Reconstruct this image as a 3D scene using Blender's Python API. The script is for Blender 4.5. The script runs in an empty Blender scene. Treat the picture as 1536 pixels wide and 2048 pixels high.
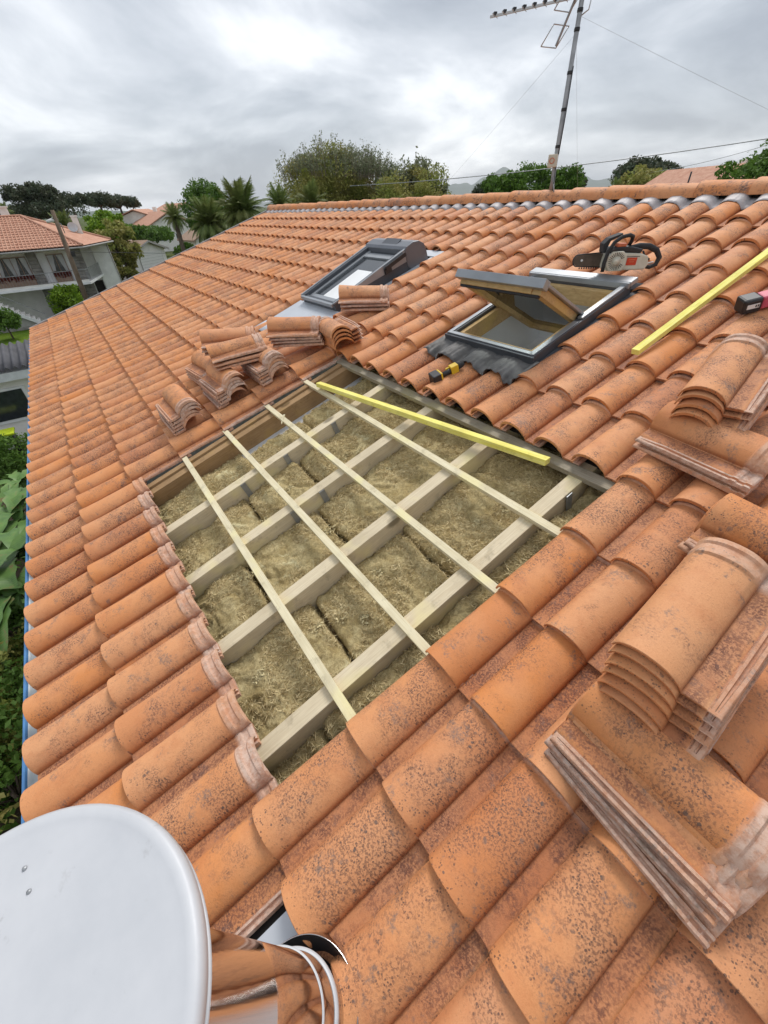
import bpy, bmesh, math, random
import numpy as np
from mathutils import Vector, Matrix, noise
random.seed(7); RNG = np.random.default_rng(7)
R = math.radians; PI = math.pi
S = bpy.context.scene
COL = S.collection

# ------------------------------------------------------------------ camera, world, sun, exposure
CAM = Vector((0.6424, -0.235, 1.4085)); FPX = 815.0
CR = Vector((0.5748, 0.8173, -0.0397)); CD = Vector((0.4785, -0.3751, -0.7939)); CF = Vector((-0.6638, 0.4373, -0.6067))
cd = bpy.data.cameras.new('camera'); cam = bpy.data.objects.new('camera', cd); COL.objects.link(cam)
cd.sensor_fit = 'HORIZONTAL'; cd.sensor_width = 36.0; cd.lens = 36.0 * FPX / 1536.0
cd.clip_start = 0.02; cd.clip_end = 30000
m = Matrix.Identity(4)
for r in range(3):
    m[r][0] = CR[r]; m[r][1] = -CD[r]; m[r][2] = -CF[r]; m[r][3] = CAM[r]
cam.matrix_world = m; S.camera = cam

SUN_AZ, SUN_EL = R(-38), R(54)          # azimuth from +Y towards +X
wd = bpy.data.worlds.new('World'); S.world = wd; wd.use_nodes = True
nt = wd.node_tree; nt.nodes.clear(); N = nt.nodes.new; L = nt.links.new
out = N('ShaderNodeOutputWorld'); bg = N('ShaderNodeBackground'); L(bg.outputs[0], out.inputs[0])
sky = N('ShaderNodeTexSky'); sky.sky_type = 'NISHITA'; sky.sun_disc = False; sky.sun_elevation = SUN_EL; sky.sun_rotation = SUN_AZ
sky.air_density = 1.0; sky.dust_density = 2.0
bg.inputs[1].default_value = 0.106
tc = N('ShaderNodeTexCoord'); sep = N('ShaderNodeSeparateXYZ'); L(tc.outputs['Generated'], sep.inputs[0])
def MA(op, a, b=None, c=None, clamp=False):
    n = N('ShaderNodeMath'); n.operation = op; n.use_clamp = clamp
    for k, x in enumerate((a, b, c)):
        if x is None: continue
        if isinstance(x, (int, float)): n.inputs[k].default_value = x
        else: L(x, n.inputs[k])
    return n.outputs[0]
zz = MA('ADD', MA('MAXIMUM', sep.outputs[2], 0.0), 0.26)
comb = N('ShaderNodeCombineXYZ'); L(MA('DIVIDE', sep.outputs[0], zz), comb.inputs[0]); L(MA('DIVIDE', sep.outputs[1], zz), comb.inputs[1])
n1 = N('ShaderNodeTexNoise'); n1.inputs['Scale'].default_value = 1.05; n1.inputs['Detail'].default_value = 7; n1.inputs['Roughness'].default_value = 0.56; n1.inputs['Distortion'].default_value = 0.35
n2 = N('ShaderNodeTexNoise'); n2.inputs['Scale'].default_value = 0.28; n2.inputs['Detail'].default_value = 3
mpn = N('ShaderNodeMapping'); mpn.inputs['Location'].default_value = (5.3, 2.2, 0.0); L(comb.outputs[0], mpn.inputs[0])
L(mpn.outputs[0], n1.inputs[0]); L(mpn.outputs[0], n2.inputs[0])
cl = MA('ADD', MA('MULTIPLY', n1.outputs[0], 0.80), MA('MULTIPLY', n2.outputs[0], 0.30))
rp = N('ShaderNodeValToRGB'); L(cl, rp.inputs[0])
e = rp.color_ramp.elements
e[0].position = 0.42; e[0].color = (2.15, 2.35, 2.68, 1)
e[1].position = 0.655; e[1].color = (5.7, 5.85, 6.05, 1)
x = rp.color_ramp.elements.new(0.50); x.color = (2.95, 3.18, 3.5, 1)
x = rp.color_ramp.elements.new(0.575); x.color = (4.05, 4.25, 4.55, 1)
mx = N('ShaderNodeMix'); mx.data_type = 'RGBA'; mx.inputs[0].default_value = 0.9
hzf = MA('POWER', MA('SUBTRACT', 1.0, MA('MAXIMUM', sep.outputs[2], 0.0), clamp=True), 7.0)
vm = N('ShaderNodeVectorMath'); vm.operation = 'SCALE'; L(rp.outputs[0], vm.inputs[0]); L(MA('ADD', 0.98, MA('MULTIPLY', hzf, 0.30)), vm.inputs['Scale'])
L(sky.outputs[0], mx.inputs[6]); L(vm.outputs[0], mx.inputs[7]); L(mx.outputs[2], bg.inputs[0])

sd = bpy.data.lights.new('sun', 'SUN'); sd.energy = 1.5; sd.angle = R(22); sd.color = (1.0, 0.965, 0.92)
sun = bpy.data.objects.new('sun', sd); COL.objects.link(sun)
sv = Vector((math.sin(SUN_AZ) * math.cos(SUN_EL), math.cos(SUN_AZ) * math.cos(SUN_EL), math.sin(SUN_EL)))
sun.rotation_euler = sv.to_track_quat('Z', 'Y').to_euler(); sun.location = (0, 0, 30)
S.view_settings.view_transform = 'Standard'; S.view_settings.look = 'None'
S.view_settings.exposure = 0.80; S.view_settings.gamma = 1.0; S.view_settings.use_curve_mapping = False
S.render.engine = 'CYCLES'

# ------------------------------------------------------------------ helpers
GZ = -5.29                              # ground level
PU, PV = 0.21555, 0.36                  # tile cover width and course height
PITCH = R(17.168); CP, SP = math.cos(PITCH), math.sin(PITCH)
def rw(u, v, h): return Vector((u, v * CP - h * SP, v * SP + h * CP))
def ray(x, y): return (CR * ((x - 768) / FPX) + CD * ((y - 1024) / FPX) + CF)
def at(x, y, D):
    d = ray(x, y); return CAM + d * (D / math.hypot(d.x, d.y))
def atz(x, y, z):
    d = ray(x, y); return CAM + d * ((z - CAM.z) / d.z)
def px(q):
    d = q - CAM; w = d.dot(CF)
    return (768 + FPX * d.dot(CR) / w, 1024 + FPX * d.dot(CD) / w, w)

def tag(o, label=None, cat=None, group=None, kind=None):
    if label: o['label'] = label
    if cat: o['category'] = cat
    if group: o['group'] = group
    if kind or (label and cat): o['kind'] = kind or 'thing'
    return o
def empty(name, loc=(0, 0, 0), rot=(0, 0, 0), parent=None):
    o = bpy.data.objects.new(name, None); COL.objects.link(o); o.empty_display_size = 0.1
    o.location = loc; o.rotation_euler = rot
    if parent: o.parent = parent
    return o
def link(name, me, parent=None, loc=(0, 0, 0), rot=(0, 0, 0)):
    o = bpy.data.objects.new(name, me); COL.objects.link(o); o.location = loc; o.rotation_euler = rot
    if parent: o.parent = parent
    return o
def copy_tree(o, parent=None):
    c = o.copy(); COL.objects.link(c)
    if parent: c.parent = parent
    for ch in list(o.children): copy_tree(ch, c)
    return c

class MB:
    def __init__(s): s.v = []; s.f = []; s.m = []; s.sm = []; s.uv = []
    def add(s, vs, fs, mi=0, smooth=False, uvs=None):
        b = len(s.v); s.v += [tuple(p) for p in vs]
        s.uv += ([tuple(t) for t in uvs] if uvs is not None else [(0, 0)] * len(vs))
        for f in fs: s.f.append(tuple(b + i for i in f)); s.m.append(mi); s.sm.append(smooth)
        return s
    def box(s, c, d, rz=0, mi=0, M=None):
        x, y, z = d[0] / 2, d[1] / 2, d[2] / 2
        vs = [Vector((i * x, j * y, k * z)) for k in (-1, 1) for j in (-1, 1) for i in (-1, 1)]
        rot = Matrix.Rotation(rz, 3, 'Z') if M is None else M
        vs = [rot @ p + Vector(c) for p in vs]
        return s.add(vs, [(0, 2, 3, 1), (4, 5, 7, 6), (0, 1, 5, 4), (2, 6, 7, 3), (0, 4, 6, 2), (1, 3, 7, 5)], mi)
    def beam(s, a, b, w, t, up=(0, 0, 1), mi=0):
        a = Vector(a); b = Vector(b); d = (b - a); Ln = d.length; d.normalize()
        up = Vector(up); sx = d.cross(up).normalized(); uz = sx.cross(d)
        M = Matrix((sx, d, uz)).transposed()
        return s.box((a + b) / 2, (w, Ln, t), M=M, mi=mi)
    def tube(s, path, r, n=8, mi=0, cap=True, smooth=True):
        P = [Vector(p) for p in path]; rs = r if isinstance(r, (list, tuple)) else [r] * len(P)
        vs = []; fs = []; ref = None
        for k, p in enumerate(P):
            d = (P[min(k + 1, len(P) - 1)] - P[max(k - 1, 0)]).normalized()
            if ref is None: ref = d.orthogonal().normalized()
            ref = (ref - d * ref.dot(d)); ref = ref.normalized() if ref.length > 1e-6 else d.orthogonal().normalized()
            b = d.cross(ref)
            for q in range(n):
                a = 2 * PI * q / n; vs.append(p + (ref * math.cos(a) + b * math.sin(a)) * rs[k])
        for k in range(len(P) - 1):
            for q in range(n):
                fs.append((k * n + q, k * n + (q + 1) % n, (k + 1) * n + (q + 1) % n, (k + 1) * n + q))
        s.add(vs, fs, mi, smooth)
        if cap:
            b = len(s.v) - len(vs)
            s.f.append(tuple(b + q for q in range(n))[::-1]); s.m.append(mi); s.sm.append(False)
            s.f.append(tuple(b + (len(P) - 1) * n + q for q in range(n))); s.m.append(mi); s.sm.append(False)
        return s
    def lathe(s, prof, n=32, mi=0, c=(0, 0, 0), smooth=True, M=None, closed_top=True):
        vs = []; fs = []; c = Vector(c)
        for (r, z) in prof:
            for q in range(n):
                a = 2 * PI * q / n; p = Vector((r * math.cos(a), r * math.sin(a), z))
                if M is not None: p = M @ p
                vs.append(p + c)
        for k in range(len(prof) - 1):
            for q in range(n): fs.append((k * n + q, k * n + (q + 1) % n, (k + 1) * n + (q + 1) % n, (k + 1) * n + q))
        return s.add(vs, fs, mi, smooth)
    def prism(s, pts, h0, h1, mi=0, M=None, smooth=False):
        # pts outline in xy, extruded along z; M maps
        n = len(pts); vs = [Vector((p[0], p[1], h0)) for p in pts] + [Vector((p[0], p[1], h1)) for p in pts]
        if M is not None: vs = [M @ p for p in vs]
        fs = [tuple(range(n))[::-1], tuple(range(n, 2 * n))] + [(i, (i + 1) % n, n + (i + 1) % n, n + i) for i in range(n)]
        return s.add(vs, fs, mi, smooth)
    def mesh(s, name, mats):
        me = bpy.data.meshes.new(name); me.from_pydata(s.v, [], s.f)
        for mt in (mats if isinstance(mats, (list, tuple)) else [mats]): me.materials.append(mt)
        me.polygons.foreach_set('material_index', s.m); me.polygons.foreach_set('use_smooth', s.sm)
        if any(t != (0, 0) for t in s.uv):
            ul = me.uv_layers.new(name='UVMap'); idx = np.empty(len(me.loops), dtype=np.int32); me.loops.foreach_get('vertex_index', idx)
            ul.data.foreach_set('uv', np.array(s.uv, dtype=np.float32)[idx].ravel())
        me.update(); return me
    def build(s, name, mats, parent=None, loc=(0, 0, 0), rot=(0, 0, 0), bevel=0):
        o = link(name, s.mesh(name, mats), parent, loc, rot)
        if bevel:
            b = o.modifiers.new('bevel', 'BEVEL'); b.width = bevel; b.segments = 2; b.limit_method = 'ANGLE'; b.angle_limit = R(40)
        return o

def leaves_mesh(name, C, size, mat, elong=1.6, flat=0.0, droop=0.0):
    """C: n x 3 centres -> one small folded quad each"""
    n = len(C); d = RNG.normal(size=(n, 3)); d[:, 2] = d[:, 2] * (1 - flat) - droop; d /= np.linalg.norm(d, axis=1)[:, None]
    e_ = RNG.normal(size=(n, 3)); e_ -= d * (e_ * d).sum(1)[:, None]; e_ /= np.linalg.norm(e_, axis=1)[:, None]
    s_ = size * RNG.uniform(.6, 1.3, n)[:, None]
    V = np.stack([C - d * s_ * elong * .5, C + e_ * s_ * .45, C + d * s_ * elong * .5, C - e_ * s_ * .45], 1).reshape(-1, 3)
    me = bpy.data.meshes.new(name); F = np.arange(4 * n).reshape(-1, 4)
    me.vertices.add(4 * n); me.vertices.foreach_set('co', V.astype(np.float32).ravel()); me.loops.add(4 * n); me.loops.foreach_set('vertex_index', F.ravel().astype(np.int32))
    me.polygons.add(n); me.polygons.foreach_set('loop_start', (np.arange(n) * 4).astype(np.int32)); me.polygons.foreach_set('loop_total', np.full(n, 4, dtype=np.int32))
    me.update(); me.validate(); me.materials.append(mat); return me

# ------------------------------------------------------------------ materials
MAT = {}
class NT:
    def __init__(s, name, rough=0.8, metal=0.0, spec=0.3):
        s.m = bpy.data.materials.new(name); s.m.use_nodes = True; s.t = s.m.node_tree
        s.b = s.t.nodes['Principled BSDF']; s.b.inputs['Roughness'].default_value = rough; s.b.inputs['Metallic'].default_value = metal
        s.b.inputs['Specular IOR Level'].default_value = spec
        MAT[name] = s.m
    def n(s, t, **kw):
        x = s.t.nodes.new(t)
        for k, v in kw.items(): setattr(x, k, v)
        return x
    def put(s, sock, v):
        if hasattr(v, 'links') or isinstance(v, bpy.types.NodeSocket): s.t.links.new(v, sock)
        else: sock.default_value = v
    def math(s, op, a, b=None, clamp=False, c=None):
        x = s.n('ShaderNodeMath', operation=op); x.use_clamp = clamp; s.put(x.inputs[0], a)
        if b is not None: s.put(x.inputs[1], b)
        if c is not None: s.put(x.inputs[2], c)
        return x.outputs[0]
    def mix(s, f, a, b, bt='MIX'):
        x = s.n('ShaderNodeMix', data_type='RGBA', blend_type=bt); s.put(x.inputs[0], f)
        for k, v in ((6, a), (7, b)): s.put(x.inputs[k], (*v, 1) if isinstance(v, tuple) and len(v) == 3 else v)
        return x.outputs[2]
    def pos(s): return s.n('ShaderNodeNewGeometry').outputs['Position']
    def objc(s): return s.n('ShaderNodeTexCoord').outputs['Object']
    def noise(s, vec, scale, detail=4, rough=0.55, dist=0.0, out=0):
        x = s.n('ShaderNodeTexNoise'); s.put(x.inputs['Vector'], vec); x.inputs['Scale'].default_value = scale
        x.inputs['Detail'].default_value = detail; x.inputs['Roughness'].default_value = rough; x.inputs['Distortion'].default_value = dist
        return x.outputs[out]
    def vor(s, vec, scale, feat='F1', out='Distance'):
        x = s.n('ShaderNodeTexVoronoi', feature=feat); s.put(x.inputs['Vector'], vec); x.inputs['Scale'].default_value = scale
        return x.outputs[out]
    def mapr(s, v, a, b, c=0.0, d=1.0):
        x = s.n('ShaderNodeMapRange'); x.clamp = True; s.put(x.inputs[0], v)
        for k, q in zip((1, 2, 3, 4), (a, b, c, d)): x.inputs[k].default_value = q
        return x.outputs[0]
    def scalev(s, vec, sc):
        x = s.n('ShaderNodeMapping'); s.put(x.inputs[0], vec); x.inputs['Scale'].default_value = sc; return x.outputs[0]
    def bump(s, h, strength=0.5, dist=0.01):
        x = s.n('ShaderNodeBump'); x.inputs['Strength'].default_value = strength; x.inputs['Distance'].default_value = dist
        s.put(x.inputs['Height'], h); s.t.links.new(x.outputs[0], s.b.inputs['Normal'])
    def rnd(s):
        a = s.n('ShaderNodeNewGeometry').outputs['Random Per Island']; b = s.n('ShaderNodeObjectInfo').outputs['Random']
        return s.math('FRACT', s.math('ADD', s.math('MULTIPLY', a, 7.31), s.math('MULTIPLY', b, 3.77)))
    def col(s, c): s.put(s.b.inputs['Base Color'], (*c, 1) if isinstance(c, tuple) and len(c) == 3 else c); return s.m

def simple(name, c, rough=0.7, metal=0.0, var=0.25, scale=6.0, bump=0.0, bscale=60, spec=0.3):
    k = NT(name, rough, metal, spec); p = k.objc()
    f = k.mapr(k.noise(p, scale, 5), 0.3, 0.7)
    a = tuple(x * (1 - var) for x in c); b = tuple(min(1, x * (1 + var * 0.6)) for x in c)
    k.col(k.mix(f, a, b))
    if bump: k.bump(k.noise(p, bscale, 4), bump, 0.005)
    return k.m

def tile_material(name, side=False):
    k = NT(name, 0.68, 0, 0.38)
    uv = k.n('ShaderNodeUVMap').outputs[0]
    sx = k.n('ShaderNodeSeparateXYZ'); k.put(sx.inputs[0], uv); U, V = sx.outputs[0], sx.outputs[1]
    r = k.rnd(); r2 = k.math('FRACT', k.math('MULTIPLY', r, 17.3)); r3 = k.math('FRACT', k.math('MULTIPLY', r, 41.7))
    off = k.n('ShaderNodeCombineXYZ'); k.put(off.inputs[0], k.math('MULTIPLY', r, 31.0)); k.put(off.inputs[1], k.math('MULTIPLY', r2, 17.0)); k.put(off.inputs[2], k.math('MULTIPLY', r3, 9.0))
    va = k.n('ShaderNodeVectorMath', operation='ADD'); k.put(va.inputs[0], k.pos()); k.put(va.inputs[1], off.outputs[0]); P = va.outputs[0]
    Pu = k.n('ShaderNodeVectorMath', operation='ADD'); k.put(Pu.inputs[0], uv); k.put(Pu.inputs[1], off.outputs[0]); PUV = Pu.outputs[0]
    # clay: orange with slight differences between tiles, mottled within
    base = k.mix(r, (0.66, 0.252, 0.078), (0.68, 0.325, 0.152))
    base = k.mix(k.math('MULTIPLY', k.mapr(r2, 0.55, 1.0), 0.7), base, (0.50, 0.185, 0.080))
    cl = k.noise(P, 5.5, 3, 0.5)
    base = k.mix(k.mapr(cl, 0.42, 0.68, 0, 0.5), base, (0.74, 0.395, 0.205))
    base = k.mix(k.mapr(k.noise(P, 11, 4, 0.6), 0.5, 0.75, 0, 0.45), base, (0.47, 0.135, 0.036))
    grain = k.noise(P, 260, 3, 0.7)
    base = k.mix(k.mapr(grain, 0.40, 0.72, 0.0, 0.22), base, (0.36, 0.12, 0.04))
    # the weathered middle of a tile carries dirt, the last inches towards the nose stay clean
    mid = k.math('MULTIPLY', k.mapr(V, 0.020, 0.09), k.mapr(V, 0.37, 0.32))
    zn = k.math('ADD', k.noise(P, 8, 5, 0.65), k.math('MULTIPLY', k.math('SUBTRACT', r3, 0.5), 0.18))
    zone = k.math('MULTIPLY', mid, k.mapr(zn, 0.42, 0.60))
    base = k.mix(k.math('MULTIPLY', zone, .18), base, (0.38, 0.185, 0.125))
    fine = k.noise(PUV, 150, 4, 0.7)
    dirt = k.math('MULTIPLY', zone, k.mapr(fine, 0.49, 0.57))
    base = k.mix(k.math('MULTIPLY', dirt, 0.66), base, (0.15, 0.075, 0.05))
    # dark lichen specks: every cell its own size
    def specks(scale, thr, cut, lo, hi, colr, op, base):
        wv = k.n('ShaderNodeVectorMath', operation='ADD'); k.put(wv.inputs[0], PUV); nz = k.noise(PUV, scale * 1.3, 3, 0.6, 0, 1)
        sc_ = k.n('ShaderNodeVectorMath', operation='SCALE'); k.put(sc_.inputs[0], nz); sc_.inputs['Scale'].default_value = 0.55 / scale; k.put(wv.inputs[1], sc_.outputs[0])
        x = k.n('ShaderNodeTexVoronoi'); k.put(x.inputs['Vector'], wv.outputs[0]); x.inputs['Scale'].default_value = scale
        sp_ = k.n('ShaderNodeSeparateColor'); k.put(sp_.inputs[0], x.outputs['Color'])
        rad_ = k.math('MULTIPLY', k.mapr(sp_.outputs[0], cut, 1.0), thr)
        d_ = k.mapr(k.math('SUBTRACT', rad_, x.outputs['Distance']), -0.01, 0.05)
        m_ = k.mapr(k.noise(PUV, scale * 0.16, 4, 0.65), lo, hi)
        return k.mix(k.math('MULTIPLY', k.math('MULTIPLY', k.math('MULTIPLY', d_, m_), k.math('ADD', .10, k.math('MULTIPLY', k.mapr(zn, .47, .57), .90))), op), base, colr), k.math('MULTIPLY', d_, m_)
    base, d1 = specks(170, 0.52, 0.05, 0.45, 0.53, (0.12, 0.07, 0.052), 0.85, base)
    base, d2 = specks(78, 0.46, 0.30, 0.50, 0.57, (0.11, 0.085, 0.075), 0.8, base)
    base, d3 = specks(34, 0.30, 0.55, 0.50, 0.57, (0.17, 0.13, 0.11), 0.55, base)
    # blue-grey crusty patches
    gp = k.math('MULTIPLY', k.mapr(k.noise(PUV, 11, 6, 0.75), 0.57, 0.64), k.mapr(k.noise(PUV, 130, 4, 0.8), 0.40, 0.58))
    base = k.mix(k.math('MULTIPLY', gp, 0.75), base, (0.17, 0.135, 0.12))
    # reddish brown crust in the flat channel, over an even darkening painted as valley shade
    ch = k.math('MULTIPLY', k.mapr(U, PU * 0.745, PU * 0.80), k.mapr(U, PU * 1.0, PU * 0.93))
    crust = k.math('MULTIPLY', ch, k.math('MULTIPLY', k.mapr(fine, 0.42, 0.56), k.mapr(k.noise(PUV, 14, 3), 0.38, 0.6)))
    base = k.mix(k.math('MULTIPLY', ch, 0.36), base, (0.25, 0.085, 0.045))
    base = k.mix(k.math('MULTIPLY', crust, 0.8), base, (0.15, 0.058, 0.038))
    crease = k.math('MULTIPLY', k.mapr(U, PU * 0.725, PU * 0.755), k.mapr(U, PU * 0.785, PU * 0.762))
    base = k.mix(k.math('MULTIPLY', crease, 0.5), base, (0.24, 0.065, 0.02))
    # covered head and interlocking side: pale lime bloom with grime
    pale = k.math('MAXIMUM', k.mapr(V, 0.355, 0.372), k.mapr(U, PU * 1.005, PU * 1.03))
    pc = k.mix(k.mapr(k.noise(P, 40, 5, 0.7), 0.42, 0.62), (0.62, 0.47, 0.385), (0.46, 0.27, 0.195))
    pc = k.mix(k.mapr(k.noise(P, 18, 5, 0.7), 0.55, 0.68, 0, 0.7), pc, (0.15, 0.13, 0.10))
    base = k.mix(k.math('MULTIPLY', pale, k.mapr(r3, 0.0, 1.0, 0.35, 0.95)), base, pc)
    k.col(base)
    k.bump(k.math('ADD', k.math('MULTIPLY', grain, 0.5), k.math('ADD', k.math('MULTIPLY', fine, 0.7), k.math('MULTIPLY', k.math('ADD', crust, k.math('ADD', dirt, k.math('ADD', d1, d2))), 0.6))), 0.35, 0.003)
    return k.m
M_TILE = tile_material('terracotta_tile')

def wood(name, c1, c2, scale=(1, 1, 1), knots=True, rough=0.75):
    k = NT(name, rough, 0, 0.2); o = k.objc(); r = k.rnd()
    off = k.n('ShaderNodeCombineXYZ'); k.put(off.inputs[0], k.math('MULTIPLY', r, 9.0)); k.put(off.inputs[2], k.math('MULTIPLY', r, 5.0))
    va = k.n('ShaderNodeVectorMath', operation='ADD'); k.put(va.inputs[0], o); k.put(va.inputs[1], off.outputs[0])
    p = k.scalev(va.outputs[0], scale)
    g = k.noise(p, 6, 6, 0.65, 0.6); base = k.mix(k.mapr(g, 0.35, 0.65), c1, c2)
    big = k.noise(va.outputs[0], 5, 3); base = k.mix(k.mapr(big, 0.45, 0.7, 0, 0.35), base, tuple(x * 0.62 for x in c1))
    if knots:
        kn = k.vor(k.scalev(va.outputs[0], tuple(0.5 + 0.5 * q / max(scale) for q in scale)), 3.6)
        base = k.mix(k.mapr(kn, 0.10, 0.055, 0, 0.75), base, tuple(x * 0.3 for x in c1))
    st = k.noise(va.outputs[0], 14, 5, 0.7); base = k.mix(k.mapr(st, 0.56, 0.70, 0, 0.5), base, tuple(x * 0.5 for x in c1)); st2 = k.noise(va.outputs[0], 4.2, 2); base = k.mix(k.mapr(st2, 0.55, 0.66, 0, 0.5), base, tuple(min(1, x * y) for x, y in zip(c2, (1.08, 1.08, .72))))
    k.col(base); k.bump(g, 0.2, 0.002); return k.m
M_RAFT = wood('rafter_wood', (0.58, 0.48, 0.32), (0.70, 0.61, 0.44), (30, 1.2, 30))
M_OLDW = wood('old_timber', (0.30, 0.185, 0.09), (0.40, 0.26, 0.135), (30, 1.2, 30))
M_BATT = wood('batten_wood', (0.66, 0.57, 0.36), (0.78, 0.71, 0.51), (1.2, 30, 30))
M_GREYW = wood('grey_batten_wood', (0.28, 0.24, 0.17), (0.38, 0.34, 0.26), (1.2, 30, 30))
M_YEL = wood('yellow_treated_wood', (0.78, 0.69, 0.12), (0.86, 0.80, 0.30), (1.2, 20, 20), False)
M_PINE = wood('window_pine', (0.46, 0.30, 0.13), (0.60, 0.42, 0.21), (3, 12, 12))

def wool():
    k = NT('mineral_wool', 1.0, 0, 0.05); p = k.objc()
    a = k.noise(p, 9, 6, 0.65); b = k.noise(p, 45, 6, 0.75, 1.5); c = k.noise(p, 200, 4, 0.8, 2.0)
    base = k.mix(k.mapr(a, 0.35, 0.66), (0.58, 0.45, 0.205), (0.88, 0.75, 0.42))
    base = k.mix(k.mapr(b, 0.35, 0.6, 0.75, 0), base, (0.28, 0.19, 0.085))
    base = k.mix(k.mapr(c, 0.52, 0.72, 0, 0.6), base, (0.75, 0.63, 0.37))
    base = k.mix(k.mapr(k.noise(p, 4.5, 5, 0.72, 0.8), 0.60, 0.66, 0, 0.8), base, (0.84, 0.76, 0.46))
    k.col(base); k.bump(k.math('ADD', k.math('MULTIPLY', b, 1.2), k.math('MULTIPLY', c, 0.7)), 0.9, 0.012); return k.m
M_WOOL = wool()
def tuftm():
    k = NT('wool_tuft', 1.0, 0, .05); g = k.n('ShaderNodeNewGeometry').outputs['Random Per Island']; k.col(k.mix(g, (0.36, 0.26, 0.12), (0.74, 0.62, 0.36))); return k.m
M_WOOLT = tuftm()
M_FLAKE = simple('wool_flake', (0.62, 0.53, 0.30), 0.95, var=.35, scale=60, bump=.8, bscale=150)
M_MEMB = simple('membrane', (0.55, 0.56, 0.57), 0.6, var=0.12, scale=3)
M_WHITE = simple('white_paint', (0.80, 0.81, 0.81), 0.6, var=0.10, scale=2)
M_CREAM = simple('cream_render', (0.80, 0.78, 0.74), 0.9, var=0.12, scale=1.2)
M_GREYR = simple('grey_render', (0.38, 0.37, 0.35), 0.9, var=0.15, scale=1.5)
M_DARK = simple('dark_void', (0.025, 0.022, 0.02), 0.9)
M_ANTH = simple('anthracite_metal', (0.085, 0.092, 0.105), 0.42, 0.3, 0.2, 4, spec=0.5)
M_ANTHL = simple('light_anthracite_metal', (0.33, 0.35, 0.37), 0.36, 0.4, 0.15, 4, spec=0.5)
M_ANTHM = simple('mid_anthracite_metal', (0.15, 0.16, 0.18), 0.4, 0.3, 0.15, 4, spec=0.5)
M_BLACK = simple('black_plastic', (0.02, 0.02, 0.022), 0.45, spec=0.5)
M_RUB = simple('black_rubber', (0.035, 0.035, 0.037), 0.7)
M_LEAD = simple('lead_flashing', (0.155, 0.15, 0.145), 0.6, 0.3, 0.4, 14, 0.3, 40)
M_ZINC = simple('zinc_sheet', (0.55, 0.58, 0.62), 0.45, 0.2, 0.10, 3)
M_FOIL = simple('ridge_flashing', (0.46, 0.43, 0.43), 0.55, 0.1, 0.22, 14, 0.5, 60)
M_BLUE = simple('blue_paint', (0.10, 0.26, 0.52), 0.5, var=0.2)
M_GUT = simple('white_gutter', (0.62, 0.65, 0.66), 0.45, var=0.12)
M_GALV = simple('galvanised_steel', (0.34, 0.35, 0.36), 0.45, 0.5, 0.25, 12)
M_ALU = simple('aluminium', (0.50, 0.50, 0.50), 0.4, 0.6, 0.15, 12)
M_YP = simple('yellow_plastic', (0.75, 0.50, 0.03), 0.4, spec=0.5, var=0.1)
M_RED = simple('red_label', (0.55, 0.06, 0.025), 0.5, var=0.1)
M_ORG = simple('orange_plastic', (0.62, 0.17, 0.08), 0.5, var=0.2, scale=20)
M_CRM = simple('cream_plastic', (0.58, 0.55, 0.45), 0.45, var=0.18, scale=18, spec=0.5)
M_PINK = simple('pink_plastic', (0.62, 0.10, 0.16), 0.45, var=0.15, spec=0.5)
M_STEEL = simple('bar_steel', (0.14, 0.11, 0.09), 0.45, 0.6, 0.3, 20)
M_LABEL = simple('white_label', (0.75, 0.74, 0.72), 0.6, var=0.05)
def chrome():
    k = NT('stainless_flue', 0.075, 1.0, 0.5); k.col((0.60, 0.575, 0.565))
    k.bump(k.noise(k.objc(), 3.0, 2), 0.05, 0.01); return k.m
M_CHROME = chrome()
def capmat():
    k = NT('brushed_cap', 0.5, 0.1, 0.4); p = k.objc()
    b = k.mix(k.mapr(k.noise(p, 7, 5, 0.65), 0.35, 0.7), (0.50, 0.515, 0.54), (0.58, 0.59, 0.61)); b = k.mix(k.mapr(k.noise(p, 26, 5, 0.7), 0.62, 0.72, 0, .5), b, (0.33, 0.33, 0.33)); k.col(b); k.put(k.b.inputs['Roughness'], k.mapr(k.noise(p, 11, 5, 0.7), 0.3, 0.7, 0.38, 0.62))
    return k.m
M_CAP = capmat()
def glass(name, tint=(0.72, 0.80, 0.80), refl=0.22):
    k = NT(name); t = k.t; t.nodes.remove(k.b); o = t.nodes['Material Output']
    tr = k.n('ShaderNodeBsdfTransparent'); tr.inputs[0].default_value = (*tint, 1); g = k.n('ShaderNodeBsdfGlossy'); g.inputs['Roughness'].default_value = 0.03
    fr = k.n('ShaderNodeFresnel'); fr.inputs[0].default_value = 1.5; mxs = k.n('ShaderNodeMixShader')
    t.links.new(k.math('ADD', k.math('MULTIPLY', fr.outputs[0], 1.0), refl * 0.4, clamp=True), mxs.inputs[0]); t.links.new(tr.outputs[0], mxs.inputs[1]); t.links.new(g.outputs[0], mxs.inputs[2])
    t.links.new(mxs.outputs[0], o.inputs[0]); return k.m
M_GLASS = glass('window_glass', (.90, .95, .94), .3)
M_DGLASS = simple('dark_window_glass', (0.03, 0.035, 0.04), 0.12, spec=0.8)

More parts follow.
